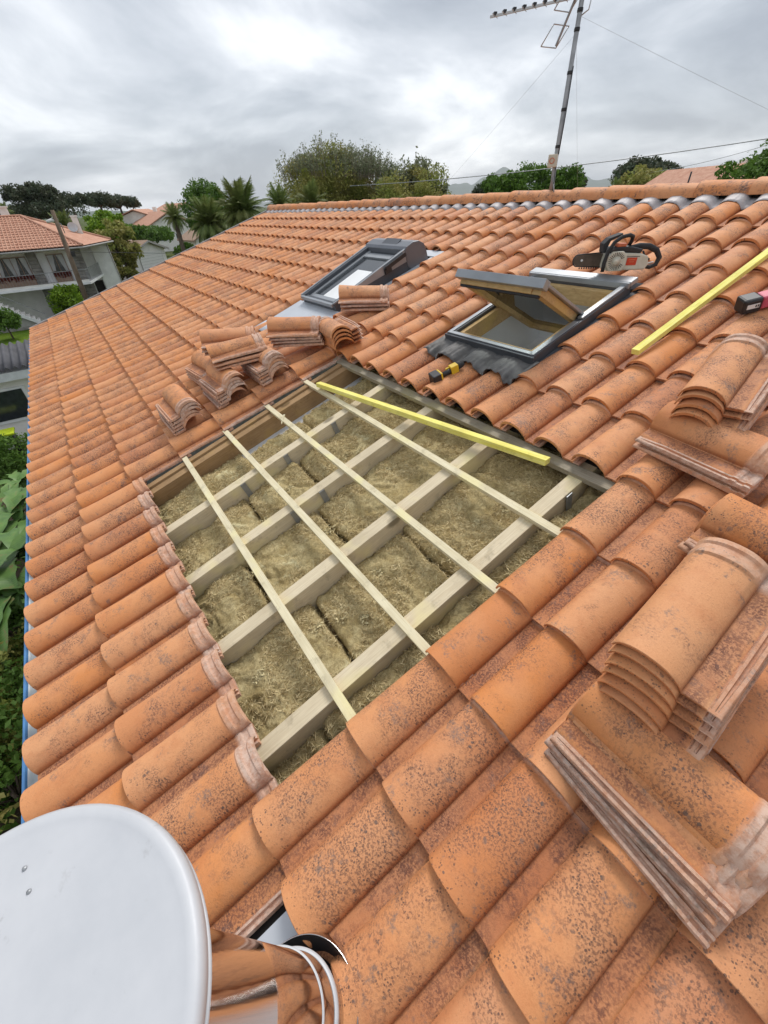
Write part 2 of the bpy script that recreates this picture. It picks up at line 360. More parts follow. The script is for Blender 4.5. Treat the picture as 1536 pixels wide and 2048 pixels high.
def leafm(name, c1, c2, c3=None, trans=0.25):
    k = NT(name, 0.6, 0, 0.25); g = k.n('ShaderNodeNewGeometry').outputs['Random Per Island']
    base = k.mix(g, c1, c2)
    if c3: base = k.mix(k.mapr(k.noise(k.pos(), 0.7, 3), 0.42, 0.62), base, c3)
    k.col(base); k.b.inputs['Transmission Weight'].default_value = 0
    d = k.n('ShaderNodeBsdfTranslucent'); k.put(d.inputs[0], base); ms = k.n('ShaderNodeMixShader'); ms.inputs[0].default_value = trans
    o = k.t.nodes['Material Output']; k.t.links.new(k.b.outputs[0], ms.inputs[1]); k.t.links.new(d.outputs[0], ms.inputs[2]); k.t.links.new(ms.outputs[0], o.inputs[0]); return k.m
ML_GREEN = leafm('leaf_green', (0.060, 0.128, 0.020), (0.145, 0.255, 0.034), (0.102, 0.187, 0.034))
ML_LIME = leafm('leaf_lime', (0.117, 0.221, 0.019), (0.260, 0.390, 0.026))
ML_OLIVE = leafm('leaf_olive', (0.25, 0.235, 0.070), (0.43, 0.38, 0.12), (0.27, 0.31, 0.07))
ML_BROWN = leafm('leaf_brown', (0.27, 0.225, 0.09), (0.42, 0.35, 0.15), (0.27, 0.29, 0.09))
ML_PINE = leafm('leaf_pine', (0.045, 0.068, 0.040), (0.085, 0.11, 0.062), (0.09, 0.095, 0.055))
ML_PALM = leafm('leaf_palm', (0.090, 0.144, 0.036), (0.216, 0.270, 0.081), (0.162, 0.180, 0.054))
ML_BANANA = leafm('leaf_banana', (0.066, 0.154, 0.033), (0.132, 0.264, 0.055), None, 0.35)
def banana_leaf():
    k = NT('banana_leaf', 0.5, 0, 0.4); o = k.objc(); w = k.n('ShaderNodeTexWave'); w.inputs['Scale'].default_value = 9; w.inputs['Distortion'].default_value = 2.5; k.put(w.inputs[0], o)
    b = k.mix(k.mapr(k.noise(o, 3, 4), .35, .65), (0.05, 0.12, 0.025), (0.13, 0.24, 0.05)); b = k.mix(k.math('MULTIPLY', w.outputs[1], .35), b, (0.17, 0.28, 0.08)); b = k.mix(k.mapr(k.noise(o, 6, 5, .7), .58, .68), b, (0.20, 0.15, 0.06)); k.col(b); return k.m
ML_BANANA = banana_leaf()
ML_GREYLEAF = leafm('leaf_grey_green', (0.140, 0.170, 0.090), (0.280, 0.300, 0.180))
M_BARK = simple('bark', (0.13, 0.10, 0.075), 0.95, var=0.4, scale=8, bump=0.6, bscale=30)
M_TWIG = simple('twig', (0.30, 0.25, 0.20), 0.95, var=0.3)
M_POLE = simple('pole_wood', (0.17, 0.125, 0.09), 0.95, var=0.3, scale=3, bump=0.4, bscale=25)
def grassm():
    k = NT('grass', 0.95, 0, 0.1); p = k.pos()
    b = k.mix(k.mapr(k.noise(p, 0.35, 5, 0.6), 0.35, 0.65), (0.07, 0.135, 0.012), (0.13, 0.20, 0.02))
    b = k.mix(k.mapr(k.noise(p, 3, 6, 0.7), 0.55, 0.75, 0, 0.5), b, (0.10, 0.085, 0.04))
    k.col(b); k.bump(k.noise(p, 25, 4, 0.8), 0.8, 0.05); return k.m
M_GRASS = grassm()
def terr():
    k = NT('terrain', 0.95, 0, 0.1); p = k.pos()
    b = k.mix(k.mapr(k.noise(p, 0.02, 6, 0.6), 0.4, 0.6), (0.05, 0.075, 0.02), (0.10, 0.12, 0.035))
    b = k.mix(k.mapr(k.noise(p, 0.2, 5, 0.6), 0.5, 0.7, 0, 0.6), b, (0.035, 0.055, 0.018))
    k.col(b); k.bump(k.noise(p, 1.5, 5, 0.8), 0.8, 0.3); return k.m
M_TERR = terr()
M_ASPH = simple('asphalt', (0.11, 0.105, 0.10), 0.95, var=0.25, scale=1.0, bump=0.3)
M_SOIL = simple('soil', (0.075, 0.055, 0.035), 0.95, var=0.4, scale=2.0, bump=0.6, bscale=12)
def farroof(name, c1, c2, sc=3.0):
    k = NT(name, 0.9, 0, 0.15); p = k.objc()
    b = k.mix(k.mapr(k.noise(p, sc, 5, 0.7), 0.35, 0.65), c1, c2)
    k.col(b); return k.m
M_FROOF = farroof('far_roof_tile', (0.44, 0.22, 0.15), (0.58, 0.35, 0.25))
M_BROOF = farroof('brown_roof_tile', (0.28, 0.19, 0.14), (0.38, 0.27, 0.20))
def stonem():
    k = NT('stone_cladding', 0.95, 0, 0.15); p = k.objc()
    k.col(k.mix(k.mapr(k.noise(p, 2.5, 4), 0.35, 0.65), (0.20, 0.19, 0.175), (0.36, 0.345, 0.32))); return k.m
M_STONE = stonem()
M_MOUNT = simple('mountain_rock', (0.10, 0.13, 0.10), 0.95, var=0.2, scale=0.002)

# ------------------------------------------------------------------ ground, terrain, hills
def sheet(name, pts, z, mat):
    me = bpy.data.meshes.new(name); me.from_pydata([(p[0], p[1], z) for p in pts], [], [tuple(range(len(pts)))]); me.materials.append(mat)
    o = link(name, me); tag(o, kind='structure'); return o
n_ = 96; gv = [(0, 0, GZ)]; gf = []
rad = [15, 40, 90, 200, 500, 1500, 5000, 13800]
for rr in rad:
    for q in range(n_):
        a = 2 * PI * q / n_; gv.append((rr * math.cos(a), rr * math.sin(a), GZ))
for q in range(n_): gf.append((0, 1 + q, 1 + (q + 1) % n_))
for k in range(len(rad) - 1):
    for q in range(n_):
        a = 1 + k * n_ + q; b = 1 + k * n_ + (q + 1) % n_; gf.append((a, a + n_, b + n_, b))
me = bpy.data.meshes.new('ground'); me.from_pydata(gv, [], gf); me.materials.append(M_TERR); tag(link('ground', me), kind='structure')
sheet('lawn', [(-60, -14), (-30, -14), (-30, -3.2), (-37, -3.8), (-46, -2.2), (-52, -2.2), (-60, -3)], GZ + 0.004, M_GRASS)
sheet('lawn', [(-73, 3.5), (-46, 2.6), (-46, 6.0), (-73, 9.0)], GZ + 0.004, M_GRASS)
sheet('road', [(-30, -3.2), (-37, -3.8), (-46, -2.2), (-52, -2.2), (-74, 1), (-92, 10), (-92, 16), (-80, 14), (-73.6, 9.4), (-46, 2.6), (-30, 1.8)], GZ + 0.008, M_ASPH)
sheet('garden_soil', [(-24, -9), (4, -9), (4, -0.9), (-24, -0.9)], GZ + 0.012, M_SOIL)
def ridge_mesh(name, az0, az1, D, h, seed, mat):
    vs = []; fs = []; n = 160
    for k in range(n + 1):
        a = R(az0 + (az1 - az0) * k / n); t = k / n
        env = math.sin(PI * t) ** 0.6
        hh = h * env * (0.55 + 0.9 * abs(noise.noise(Vector((t * 5 + seed, seed, 0)))) + 0.25 * noise.noise(Vector((t * 22 + seed, 0, 3))))
        for (rr, zz_) in ((D, -30), (D * 1.12, hh * 0.6), (D * 1.25, hh), (D * 1.45, -30)):
            vs.append((CAM.x + rr * math.sin(a), CAM.y + rr * math.cos(a), GZ + zz_))
    for k in range(n):
        for j in range(3): fs.append((k * 4 + j, (k + 1) * 4 + j, (k + 1) * 4 + j + 1, k * 4 + j + 1))
    me = bpy.data.meshes.new(name); me.from_pydata(vs, [], fs); me.materials.append(mat)
    for p in me.polygons: p.use_smooth = True
    tag(link(name, me), kind='structure')
ridge_mesh('mountains', -56, -26, 7500, 330, 2.3, M_MOUNT)
ridge_mesh('mountains', -75, -42, 9500, 150, 5.1, M_MOUNT)
ridge_mesh('hills', -125, -68, 2600, 26, 8.4, M_MOUNT)

# ------------------------------------------------------------------ roof tile mesh
def tile_profile(hi=True):
    n = 17 if hi else 9; pts = []
    for k in range(n):
        t = k / (n - 1); a = 0.5 - 0.5 * math.cos(PI * t) if hi else t
        x = PU * 0.755 * a
        h = 0.014 * (1 - a) + 0.056 * max(0, 1 - abs(2 * a - 1) ** 2.25) ** 0.58
        pts.append((x, h))
    pts[-1] = (PU * 0.757, -0.001); pts[0] = (-.004, .009)
    if hi:
        pts += [(PU * .80, .0008), (PU * .88, .0002), (PU * .95, .001), (PU * 1.0, .0), (PU * 1.02, -.003), (PU * 1.035, .006), (PU * 1.065, .006), (PU * 1.075, -.004),
                (PU * 1.105, -.004), (PU * 1.115, .006), (PU * 1.15, .006), (PU * 1.165, -.006)]
    else:
        pts += [(PU * .88, .0), (PU * 1.02, -.001), (PU * 1.05, .009), (PU * 1.16, .006)]
    return pts
TL = 0.43
def tile_geo(hi=True, seed=0):
    pr = tile_profile(hi); n = len(pr)
    secs = [(0.0, -.0022, 1), (0.0018, -.0002, 1), (0.010, 0, 1), (0.12, 0, 1), (0.24, 0, 1), (0.36, 0, 1), (0.366, .007, 1), (0.382, .007, 1), (0.388, -.001, 1), (0.405, -.001, 1), (0.411, .006, 1), (TL - .004, .006, 1), (TL, 0, 1)] if hi else [(0, -.002, 1), (0.01, 0, 1), (0.36, 0, 1), (TL, .002, 1)]
    mb = MB(); top = []; 
    def shape(y, dz):
        tp = 1 - 0.09 * y / TL; row = []
        for i, (x, h) in enumerate(pr):
            arch = x < PU * 0.757
            hh = h * tp * (1 + .11 * max(0, 1 - y / .07)) if arch else h
            if not arch and dz > 0: d = dz * 0.6
            else: d = dz
            w = 0.0016 * noise.noise(Vector((x * 16 + seed * 7, y * 9, seed)))
            if x > PU * 1.01 and y < .02: hh = min(hh, -.004)
            row.append((x + (0.004 * y / TL if arch else -.004 if x > PU * 1.1 and y < .02 else 0), y, hh + d + w - y * 0.022 / PV))
        return row
    vs = []; uv = []
    for (y, dz, _) in secs:
        for p in shape(y, dz): vs.append(p); uv.append((p[0], p[1]))
    ns = len(secs); fs = []
    for s_ in range(ns - 1):
        for i in range(n - 1): a = s_ * n + i; fs.append((a, a + 1, a + n + 1, a + n))
    # underside: profile pushed down along its normal
    th = 0.0140; und = []
    for i, (x, h) in enumerate(pr):
        a = pr[max(i - 1, 0)]; b = pr[min(i + 1, n - 1)]
        if x < PU * 0.757: tx, tz = b[0] - a[0], b[1] - a[1]
        else: tx, tz = 1, 0
        l_ = math.hypot(tx, tz); ox, oz = tz / l_ * th, -tx / l_ * th
        hz = h + oz if x < PU * .757 else (-0.0125 if x < PU * 1.03 else -0.0095)
        und.append((x + ox * (1 if x > PU * .1 and x < PU * .7 else .35), hz))
    b0 = len(vs)
    for y in (0.002, 0.08, TL):
        tp = 1 - 0.09 * y / TL
        for (x, h) in und: vs.append((x, y, (h * tp * (1 + .11 * max(0, 1 - y / .07)) if x < PU * .757 else h) - y * 0.022 / PV)); uv.append((x, y))
    for s_ in range(2):
        for i in range(n - 1): a = b0 + s_ * n + i; fs.append((a, a + n, a + n + 1, a + 1))
    nf_s = len(fs)
    fl = []
    for i in range(n - 1):
        fl.append((i, b0 + i, b0 + i + 1, i + 1)); e_ = (ns - 1) * n; fl.append((e_ + i, e_ + i + 1, b0 + 2 * n + i + 1, b0 + 2 * n + i))
    fl.append(tuple([s_ * n for s_ in range(ns)] + [b0 + 2 * n, b0 + n, b0])); 
    fl.append(tuple([b0 + n - 1, b0 + 2 * n - 1, b0 + 3 * n - 1] + [s_ * n + n - 1 for s_ in range(ns - 1, -1, -1)]))
    mb.add(vs, fs, 0, True, uv)
    for f in fl: mb.f.append(f); mb.m.append(0); mb.sm.append(False)
    return mb
TM = []
for sd_ in range(4):
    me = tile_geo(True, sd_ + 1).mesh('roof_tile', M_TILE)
    TM.append(me)
for me in TM:   # keep profile corners crisp
    try: me.set_sharp_from_angle(angle=R(38))
    except Exception: pass
LOW = tile_geo(False, 0)

# ------------------------------------------------------------------ the house whose roof we stand on
house = empty('house', (0, 0, 0), (PITCH, 0, 0))
tag(house, 'house under an orange tiled roof with a patch of tiles lifted off over its rafters', 'house')
IL = -46; IR = 13
def removed(i, j):
    if -10 <= i <= 0 and -1 <= j <= 3: return True
    if -7 <= i <= -4 and 5 <= j <= 7: return True
    if -17 <= i <= -14 and 4 <= j <= 8: return True
    if i == 2 and j in (-2,): return True
    return False
cand = []
for i in range(IL, IR + 1):
    for j in range(-3, 12):
        if removed(i, j): continue
        c = rw((i - .5) * PU, (j + .5) * PV, .03); x_, y_, w_ = px(c)
        vis = w_ > .05 and -160 < x_ < 1696 and -100 < y_ < 2250
        cand.append((0 if vis else 1, (c - CAM).length, i, j))
cand.sort(); near = cand[:296]; far = cand[296:]
rj = random.Random(3)
def jit(k): return (rj.random() - .5) * 2 * k
for (_, d, i, j) in near:
    hj = 0.0
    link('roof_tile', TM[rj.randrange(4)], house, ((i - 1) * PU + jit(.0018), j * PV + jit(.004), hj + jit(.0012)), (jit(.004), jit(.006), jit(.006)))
lv = np.array(LOW.v); allv = []; allf = []; alluv = []; b = 0; sm = []
for (_, d, i, j) in far:
    o_ = np.array([(i - 1) * PU + jit(.0018), j * PV + jit(.004), jit(.0012)]); rz = jit(.006)
    q = lv.copy(); q[:, 0] = lv[:, 0] - lv[:, 1] * rz; q[:, 1] = lv[:, 1] + lv[:, 0] * rz
    allv.append(q + o_); alluv += LOW.uv
    allf += [tuple(b + t for t in f) for f in LOW.f]; sm += LOW.sm; b += len(lv)
fm = MB(); fm.v = [tuple(p) for p in np.concatenate(allv)]; fm.f = allf; fm.m = [0] * len(allf); fm.sm = sm; fm.uv = alluv
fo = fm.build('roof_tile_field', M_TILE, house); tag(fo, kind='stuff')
try: fo.data.set_sharp_from_angle(angle=R(38))
except Exception: pass

# back slope (falls away behind the ridge), local frame is the front slope, so work in world and convert back
INV = Matrix.Rotation(-PITCH, 3, 'X')
def loc_of(w): return INV @ Vector(w)
RV = 4.47                                # ridge line v
rt = rw(0, RV, -0.01)
bs = MB(); cols = (IR - IL + 1) * 6
for c_ in range(cols + 1):
    uu = (IL - 1) * PU + c_ * PU / 6; hh = 0.05 * max(0, math.sin(PI * ((c_ % 6) / 6) / 0.78)) if (c_ % 6) / 6 < .78 else 0
    for s_ in range(2):
        w = Vector((uu, rt.y + s_ * 5.2 * CP, rt.z - s_ * 5.2 * SP + hh)); bs.v.append(tuple(loc_of(w))); bs.uv.append((uu % PU, .2))
for c_ in range(cols): bs.f.append((c_ * 2, c_ * 2 + 2, c_ * 2 + 3, c_ * 2 + 1)); bs.m.append(0); bs.sm.append(True)
bs.build('back_slope', M_FROOF, house)

# ridge caps
def cap_mesh():
    mb = MB(); n = 14; secs = [(0, .104, .0), (.012, .107, 0), (.36, .098, 0), (.44, .094, 0)]; vs = []; uv = []
    for (x, r_, dz) in secs:
        for k in range(n + 1):
            a = R(-8) + (PI + R(16)) * k / n; vs.append((x, math.cos(a) * r_, math.sin(a) * r_ * .82)); uv.append((x * .3 + .01, .10 + .1 * k / n))
    for (x, r_, dz) in ((.44, .082, 0), (0, .092, 0)):
        for k in range(n + 1):
            a = R(-8) + (PI + R(16)) * k / n; vs.append((x, math.cos(a) * r_, math.sin(a) * r_ * .82)); uv.append((x * .3 + .01, .15))
    fs = []; 
    for s_ in range(5):
        for k in range(n): a = s_ * (n + 1) + k; fs.append((a, a + 1, a + n + 2, a + n + 1))
    for k in range(n): fs.append((5 * (n + 1) + k, 5 * (n + 1) + k + 1, k + 1, k))
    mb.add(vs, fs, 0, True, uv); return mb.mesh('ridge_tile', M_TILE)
CM = cap_mesh()
try: CM.set_sharp_from_angle(angle=R(40))
except Exception: pass
uu = (IL - 1) * PU - .04; k = 0
while uu < IR * PU:
    o = link('ridge_tile', CM, house, (uu, RV + jit(.006), 0.030 + jit(.004)), (-PITCH + jit(.02), .012 + jit(.008), jit(.012))); uu += .385 + jit(.004); k += 1
# white closure strip under the ridge, moulded over the rolls
def wave_h(uu):
    s_ = (uu / PU) % 1.0
    if s_ < .757:
        a = s_ / .757; return 0.014 * (1 - a) + .048 * (1 - abs(2 * a - 1) ** 2.25) ** .58
    return 0.0
def strip(name, u0, u1, v0, v1, h0, h1, mat, wave0=1.0, wave1=1.0, ruffle=0.0, nv=4, du=.012, drop=-.018):
    mb = MB(); nu = int((u1 - u0) / du); vs = []
    for a in range(nu + 1):
        uu = u0 + (u1 - u0) * a / nu
        for b_ in range(nv + 1):
            t = b_ / nv; w = wave0 + (wave1 - wave0) * t
            hh = wave_h(uu) * w + h0 + (h1 - h0) * t + ruffle * (1 - t * .6) * noise.noise(Vector((uu * 60, t * 2, 1))) 
            vs.append((uu, v0 + (v1 - v0) * t + ruffle * 2.2 * noise.noise(Vector((uu * 30, 5, t))) * (1 - t), hh))
    fs = [(a * (nv + 1) + b_, (a + 1) * (nv + 1) + b_, (a + 1) * (nv + 1) + b_ + 1, a * (nv + 1) + b_ + 1) for a in range(nu) for b_ in range(nv)]
    mb.add(vs, fs, 0, True); o = mb.build(name, mat, house)
    sm_ = o.modifiers.new('solid', 'SOLIDIFY'); sm_.thickness = 0.002; return o
strip('ridge_closure', -10.12, 2.8, 4.275, 4.40, -.010, .02, M_FOIL, 1.0, .7, .005)
# underside ridge mortar dark
MB().box((-3.6, RV, -.02), (13.2, .12, .10)).build('ridge_board', M_DARK, house)
# verge trim and gutter
VU = (IL - 1) * PU
vt = MB(); vt.box((VU - .035, 1.68, .0), (.05, 5.56, .12)); vt.box((VU - .065, 1.68, -.11), (.02, 5.56, .20)); vt.build('verge_trim', M_GALV, house)
gt = MB(); vs = []; fs = []; n = 10
for k_ in range(2):
    for q in range(n + 1):
        a = PI + PI * q / n; vs.append(Vector(((VU - .08) if k_ == 0 else 3.2, -1.130 + .046 * math.cos(a), -.062 + .046 * math.sin(a))))
for q in range(n): fs.append((q, q + 1, n + 1 + q + 1, n + 1 + q))
gt.add(vs, fs, 0, True); go = gt.build('gutter', M_GUT, house); so = go.modifiers.new('solid', 'SOLIDIFY'); so.thickness = .003
g2 = MB(); g2.box((-3.5, -1.184, -.072), (13.4, .012, .040)); g2.build('gutter_edge', M_BLUE, house)
for k_ in range(9):
    MB().box((VU + .3 + k_ * 1.5, -1.130, -.066), (.008, .09, .003)).build('gutter_bracket', M_GUT, house)
MB().box((-3.5, -1.085, -.10), (13.2, .03, .14)).build('fascia_board', M_GUT, house)

# rafters, battens, old beam
HV0, HV1 = -1.15 * PV, 4.35 * PV
RAFT = [-10.27, -7.88, -5.51, -3.13, -.75, 1.65]
for k_, ri in enumerate(RAFT):
    mb = MB(); mb.box((0, 0, 0), (.070, HV1 - HV0 + .5, .165)); mb.build('rafter', M_OLDW if k_ == 0 else M_RAFT, house, (ri * PU, (HV0 + HV1) / 2, -.040 - .0825), bevel=.002)
mb = MB(); mb.box((0, 0, 0), (.05, HV1 - HV0 + .4, .10)); mb.build('rafter_plate', M_OLDW, house, (-10.27 * PU - .062, (HV0 + HV1) / 2, -.075))
for j, ou in ((0.05, .03), (1.02, 0), (2.02, 0), (3.03, .02)):
    mb = MB(); mb.box((0, 0, 0), (11.15 * PU + ou, .036, .024)); mb.build('roof_batten', M_BATT, house, (-5.40 * PU, j * PV, -.0265), (0, 0, jit(.003)), bevel=.0015)
mb = MB(); mb.box((0, 0, 0), (2.42, .055, .030)); mb.build('roof_batten', M_GREYW, house, (-5.52 * PU, 3.95 * PV, -.034), bevel=.002)
mb = MB(); mb.box((0, 0, 0), (2.75, .04, .024)); mb.build('roof_batten', M_GREYW, house, (-5.0 * PU, -.93 * PV, -.040), bevel=.002)
for (ri, j) in ((-7.88, .62), (-7.88, 1.52), (-5.51, 1.5), (-5.51, .95), (-.75, 3.6), (-7.88, 2.6)):
    mb = MB(); mb.box((.044, 0, -.05), (.004, .035, .11)); mb.box((.07, 0, -.107), (.05, .035, .004)); mb.build('metal_hanger', M_GALV, house, (ri * PU, j * PV, -.045))
# splinter on a batten
MB().prism([(0, 0), (.09, .006), (.10, .012), (.0, .016)], 0, .006).build('splinter', M_BATT, house, (-9.55 * PU, 2.08 * PV, -.013), (0, .1, -.75))
# roof deck pieces round the openings (keeps the attic closed)
dk = MB()
def deck(u0, u1, v0, v1, h=-.042, t=.01): dk.box(((u0 + u1) / 2, (v0 + v1) / 2, h), (u1 - u0, v1 - v0, t))
UL = VU; UR = IR * PU
deck(UL, -3.86, -1.06, 4.4); deck(-3.86, -3.06, -1.06, 1.42); deck(-3.86, -3.06, 3.06, 4.4); deck(-3.06, -2.40, -1.06, 4.4)
deck(-2.40, .06, -1.06, -.36); deck(-2.40, -1.60, 1.50, 4.4); deck(-1.60, -.86, 1.50, 1.95); deck(-1.60, -.86, 2.86, 4.4); deck(-.86, .06, 1.50, 4.4); deck(.06, UR, -1.06, 4.4)
dk.build('roof_deck', M_DARK, house)
# insulation batts between the rafters
def batt(u0, u1, v0, v1, h, seed, left_sunk=0.0):
    du = .0085; nu = max(6, int((u1 - u0) / du)); nv = max(6, int((v1 - v0) / du)); vs = []
    for b_ in range(nv + 1):
        for a in range(nu + 1):
            s_, t = a / nu, b_ / nv; uu = u0 + (u1 - u0) * s_; vv = v0 + (v1 - v0) * t
            p = Vector((uu * 5, vv * 5, seed)); 
            w_ = noise.noise(p * 2.3 + Vector((9, 4, 2))) * .5; q_ = p + Vector((w_, w_ * .7, 0))
            lump = noise.noise(p * 1.25) * .036 + (.5 - abs(noise.noise(q_ * 2.7))) * .030 + (.5 - abs(noise.noise(q_ * 7.7))) * .011 + noise.noise(p * 17) * .0045 + noise.noise(p * 37) * .003
            e_ = min(s_, 1 - s_) * (u1 - u0); f_ = min(t, 1 - t) * (v1 - v0)
            edge = -.040 * math.exp(-(f_ / .007)) - .012 * math.exp(-(e_ / .012))
            ox = .012 * noise.noise(Vector((vv * 7, seed, 1))) if 0 < a < nu else (.02 * noise.noise(Vector((vv * 9, seed, 4))) if left_sunk and a == 0 else 0)
            oy = .010 * noise.noise(Vector((uu * 9, seed, 2)))
            vs.append((uu + ox, vv + oy, h + lump + edge))
    fs = [(b_ * (nu + 1) + a, b_ * (nu + 1) + a + 1, (b_ + 1) * (nu + 1) + a + 1, (b_ + 1) * (nu + 1) + a) for b_ in range(nv) for a in range(nu)]
    # skirt
    n0 = len(vs); ring = [a for a in range(nu + 1)] + [(b_) * (nu + 1) + nu for b_ in range(1, nv + 1)] + [nv * (nu + 1) + a for a in range(nu - 1, -1, -1)] + [b_ * (nu + 1) for b_ in range(nv - 1, 0, -1)]
    for r_ in ring: vs.append((vs[r_][0], vs[r_][1], -.24))
    m_ = len(ring)
    for q in range(m_): fs.append((ring[q], n0 + q, n0 + (q + 1) % m_, ring[(q + 1) % m_]))
    mb = MB(); mb.add(vs, fs, 0, True); o = mb.build('insulation_batt', M_WOOL, house)
    gg = random.Random(int(seed * 10)); fc = []
    for q__ in range(6):
        b0_ = vs[gg.randrange(n0)]
        if noise.noise(Vector((b0_[0] * 2, b0_[1] * 2, 5))) < -.1: continue
        for z__ in range(70): fc.append((b0_[0] + gg.gauss(0, .016), b0_[1] + gg.gauss(0, .016), b0_[2] + abs(gg.gauss(.002, .004))))
    if fc: tag(link('torn_fibres', leaves_mesh('torn_fibres', np.array(fc), .0075, M_FLAKE, 2.6, flat=.8), o), kind='stuff')
    nt_ = int(5200 * (u1 - u0) * (v1 - v0) / .2); ix = RNG.integers(0, n0, nt_); Cn = np.array([vs[t_] for t_ in ix]) + RNG.normal(size=(nt_, 3)) * np.array([.005, .005, .001]); mk = np.array([noise.noise(Vector((c_[0] * 6, c_[1] * 6, seed + 3))) for c_ in Cn])
    Cn = Cn[mk > -.15] + np.array([0, 0, .003]); t_ = link('wool_tufts', leaves_mesh('wool_tufts', Cn, .0032, M_WOOLT, 8.0, flat=.85), o); tag(t_, kind='stuff')
bays = [(-10.27, -7.88, [(-1.15, 1.0), (1.02, 2.35), (2.38, 4.4)], .0), (-7.88, -5.51, [(-1.15, .50), (.53, 1.62), (1.66, 4.4)], 0), (-5.51, -3.13, [(-1.15, -.1), (-.06, 1.25), (1.3, 4.4)], 0),
        (-3.13, -.75, [(-1.15, .35), (.39, 1.9), (1.94, 4.4)], 0), (-.75, 1.65, [(-1.15, -.30), (-.26, 2.1), (2.14, 4.4)], 0)]
sd_ = 0
for k_, (a, b_, segs, _) in enumerate(bays):
    for (j0, j1) in segs:
        u0 = a * PU + .038; u1 = b_ * PU - .038; sd_ += 1; ls = 0
        if k_ == 0 and j0 > 0.5: u0 += .10; ls = 1
        batt(u0, u1, j0 * PV, j1 * PV, -.125 - .02 * rj.random(), sd_ * 3.7, ls)
MB().box((-10.27 * PU + .12, 1.6 * .36, -.165), (.22, 1.95, .006)).build('vapour_membrane', M_MEMB, house)
MB().box((-5.0 * PU, .55, -.25), (2.7, 2.3, .01)).build('ceiling_board', M_OLDW, house)
# house walls (world axes)
wl = MB()
for (c, d) in (((-3.45, -.55, (GZ - .55) / 2), (12.9, .25, -.55 - GZ)), ((-9.95, 3.9, (GZ - .2) / 2), (.25, 9.2, -.25 - GZ)), ((-3.45, 8.6, (GZ - .55) / 2), (12.9, .25, -.55 - GZ))):
    M_ = Matrix.Rotation(-PITCH, 3, 'X'); wl.box(loc_of(c), d, M=M_)
wl.build('wall', M_CREAM, house)

# ------------------------------------------------------------------ roof window standing open
def bar_frame(mb, u0, u1, v0, v1, w, h0, h1, mi=0):
    mb.box(((u0 + w / 2), (v0 + v1) / 2, (h0 + h1) / 2), (w, v1 - v0, h1 - h0), mi=mi); mb.box(((u1 - w / 2), (v0 + v1) / 2, (h0 + h1) / 2), (w, v1 - v0, h1 - h0), mi=mi)
    mb.box(((u0 + u1) / 2, v0 + w / 2, (h0 + h1) / 2 - .001), (u1 - u0 - 2 * w, w, h1 - h0), mi=mi); mb.box(((u0 + u1) / 2, v1 - w / 2, (h0 + h1) / 2 - .001), (u1 - u0 - 2 * w, w, h1 - h0), mi=mi)
wa, wb, wc, wdd = -1.60, -.855, 1.95, 2.86
fr = MB(); bar_frame(fr, wa, wb, wc, wdd, .048, -.03, .085); fr.box((-1.2275, wc - .004, .045), (.76, .012, .075)); 
wf = fr.build('roof_window', M_ANTH, house, bevel=.003)
x = MB(); bar_frame(x, wa + .050, wb - .050, wc + .05, wdd - .05, .035, -.045, .062); x.build('inner_frame', M_PINE, wf)
x = MB(); x.box((wa + .024, (wc + wdd) / 2, .089), (.030, .90, .008)); x.box((wb - .024, (wc + wdd) / 2 + .22, .091), (.034, .46, .012)); x.box((wb - .024, 2.16, .088), (.034, .40, .006)); x.box((-1.2275, wc + .02, .088), (.70, .026, .006)); x.build('cover_strip', M_ANTHL, wf, bevel=.002)
x = MB(); x.box((-1.2275, wdd + .0, .102), (.78, .075, .028)); x.box((-1.2275, wdd - .042, .096), (.77, .014, .036)); x.build('top_cover', M_ANTHL, wf, bevel=.004)
x = MB(); x.box((wb + .028, 2.42, .03), (.05, 1.02, .006)); x.box((wa - .028, 2.42, .03), (.05, 1.02, .006)); x.box((-1.2275, wdd + .10, .025), (.86, .09, .006)); x.build('side_flashing', M_ANTH, wf)
# pivoted sash
pv = Vector((-1.2275, 2.42, .075)); th = R(44); Lh = .455; SM = Matrix.Rotation(-th, 3, 'X')   # lower rail swings out and up
def sp(x, y, z): return SM @ Vector((x, y, z)) + pv
sm1 = MB(); W2 = .315
for sx_ in (-1, 1): sm1.box(sp(sx_ * (W2 - .03), 0, -.005), (.06, 2 * Lh - .02, .045), M=SM)
for sy_ in (-1, 1): sm1.box(sp(0, sy_ * (Lh - .035), -.006), (2 * W2 - .12, .065, .045), M=SM)
sash = sm1.build('sash', M_PINE, wf, bevel=.003)
x = MB(); x.box(sp(0, -Lh - .004, .022), (2 * W2 + .05, .05, .050), M=SM); 
for sx_ in (-1, 1): x.box(sp(sx_ * (W2 + .004), -.22, .027), (.045, .45, .016), M=SM)
x.build('sash_cladding', M_ANTHL, wf, bevel=.003)
x = MB(); x.box(sp(0, -Lh + .02, -.034), (2 * W2 - .02, .02, .012), M=SM); x.build('sash_seal', M_RUB, wf)
MB().box(sp(0, 0, .004), (2 * W2 - .125, 2 * Lh - .135, .008), M=SM).build('pane', M_GLASS, wf)
for sx_ in (-1, 1):
    x = MB(); x.lathe([(0, -.006), (.035, -.006), (.035, .006), (0, .006)], 20, M=Matrix.Rotation(PI / 2, 3, 'Y'), c=pv + Vector((sx_ * (W2 + .012), 0, -.01)), smooth=False); x.build('pivot_hinge', M_BLACK, wf)
